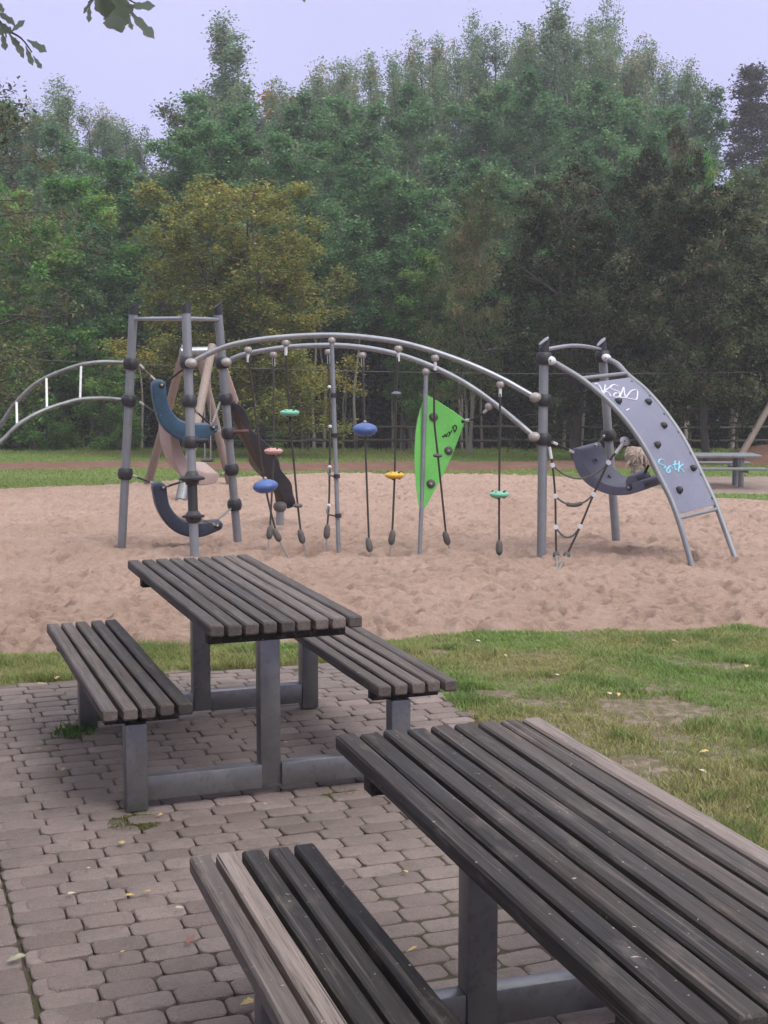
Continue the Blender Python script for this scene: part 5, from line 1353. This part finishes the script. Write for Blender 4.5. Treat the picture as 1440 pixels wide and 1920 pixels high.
def weed(px, py, r, n, h, label, broad=0.3, col=((.06, .12, .03), (.10, .17, .045))):
    g_ = G(px, py); m_n = n
    a = RNG.uniform(0, 2 * PI, m_n); rr = r * np.sqrt(RNG.random(m_n)); x = g_.x + rr * np.cos(a); y = g_.y + rr * np.sin(a) * 1.1
    hg = h * RNG.uniform(.4, 1.2, m_n); c = lerpc(col[0], col[1], RNG.random(m_n)) * RNG.uniform(.8, 1.2, (m_n, 1))
    o = blades('weed', x, y, np.full(m_n, -.006), hg, RNG.uniform(.004, .009, m_n), c, 1.1)
    del o['kind']; tag(o, label, 'weed')
weed(140, 1372, .10, 260, .05, 'green weeds growing by the far leg of the left bench')
weed(252, 1538, .10, 2600, .012, 'low moss and weed around the near bench leg', col=((.10, .11, .04), (.15, .15, .06)))
weed(632, 1480, .08, 1500, .010, 'low moss between the pavers in front of the far table beam', col=((.10, .11, .04), (.15, .15, .06)))
weed(225, 1505, .10, 1500, .009, 'thin moss in the paver joints beside the bench leg', col=((.10, .11, .04), (.15, .15, .06)))

# ------------------------------------------------------------------ air
hz = MB(); hz.box((0, 56, 12), (236, 202, 46))
hm = bpy.data.materials.new('misty air'); hm.use_nodes = True; nt = hm.node_tree
nt.nodes.remove(nt.nodes['Principled BSDF']); pv = nt.nodes.new('ShaderNodeVolumePrincipled')
pv.inputs['Color'].default_value = (.93, .93, 1.0, 1); pv.inputs['Density'].default_value = 0.0009; pv.inputs['Anisotropy'].default_value = 0.0
nt.links.new(pv.outputs[0], nt.nodes['Material Output'].inputs['Volume'])
ho = hz.build('haze', hm, smooth=False); ho['kind'] = 'stuff'; ho['label'] = 'thin pale morning mist'; ho['category'] = 'mist'

# ------------------------------------------------------------------ light, sky, camera
SUN_EL, SUN_AZ = math.radians(48), math.radians(-42)   # from the viewer's right, behind
w = bpy.data.worlds.new('World'); sc.world = w; w.use_nodes = True; nt = w.node_tree
bg = nt.nodes['Background']; sky = nt.nodes.new('ShaderNodeTexSky'); sky.sky_type = 'NISHITA'; sky.sun_disc = False
sky.sun_elevation = SUN_EL; sky.sun_rotation = math.radians(90) - SUN_AZ; sky.dust_density = 5; sky.air_density = 1.0
tc = nt.nodes.new('ShaderNodeTexCoord'); sx = nt.nodes.new('ShaderNodeSeparateXYZ'); nt.links.new(tc.outputs['Generated'], sx.inputs[0])
# overcast dome: dim lavender at the horizon, brighter and whiter overhead
oc = ramp(nt, sx.outputs['Z'], [(0.0, (4.15, 4.1, 6.7)), (0.28, (4.75, 4.7, 7.3)), (0.6, (10.5, 10.6, 11.6)), (1.0, (14.6, 14.9, 14.6))])
cl = noise(nt, tc.outputs['Generated'], 2.2, 4, .55)
oc = mixc(nt, 1.0, oc, ramp(nt, cl, [(.3, (.94, .94, .95)), (.7, (1.05, 1.05, 1.05))]), 'MULTIPLY')
mx = mixc(nt, 0.88, sky.outputs[0], oc)
nt.links.new(mx, bg.inputs[0]); bg.inputs[1].default_value = 0.1
sl = bpy.data.lights.new('sun', 'SUN'); sl.energy = 1.5; sl.angle = math.radians(32); sl.color = (1, .985, .94)
so_ = bpy.data.objects.new('sun', sl); COL.objects.link(so_)
dirv = Vector((math.cos(SUN_AZ) * math.cos(SUN_EL), math.sin(SUN_AZ) * math.cos(SUN_EL), math.sin(SUN_EL)))
so_.rotation_euler = dirv.to_track_quat('Z', 'Y').to_euler(); so_.location = (10, -10, 18)

cd = bpy.data.cameras.new('camera'); cam = bpy.data.objects.new('camera', cd); COL.objects.link(cam)
cd.sensor_fit = 'VERTICAL'; cd.sensor_height = 36; cd.lens = F / 1920 * 36; cd.clip_end = 600; cd.clip_start = .05
cam.location = (0, 0, CH); cam.rotation_euler = (PI / 2 - TILT, 0, 0)
sc.camera = cam
cd.dof.use_dof = False
sc.view_settings.view_transform = 'Standard'; sc.view_settings.look = 'None'; sc.view_settings.exposure = 0.6; sc.view_settings.gamma = 1
sc.render.engine = 'CYCLES'; cy = sc.cycles
cy.use_denoising = True; cy.max_bounces = 9; cy.diffuse_bounces = 6; cy.glossy_bounces = 3; cy.transmission_bounces = 4; cy.volume_bounces = 1
cy.use_adaptive_sampling = True; cy.adaptive_threshold = .03
cy.sample_clamp_indirect = 6
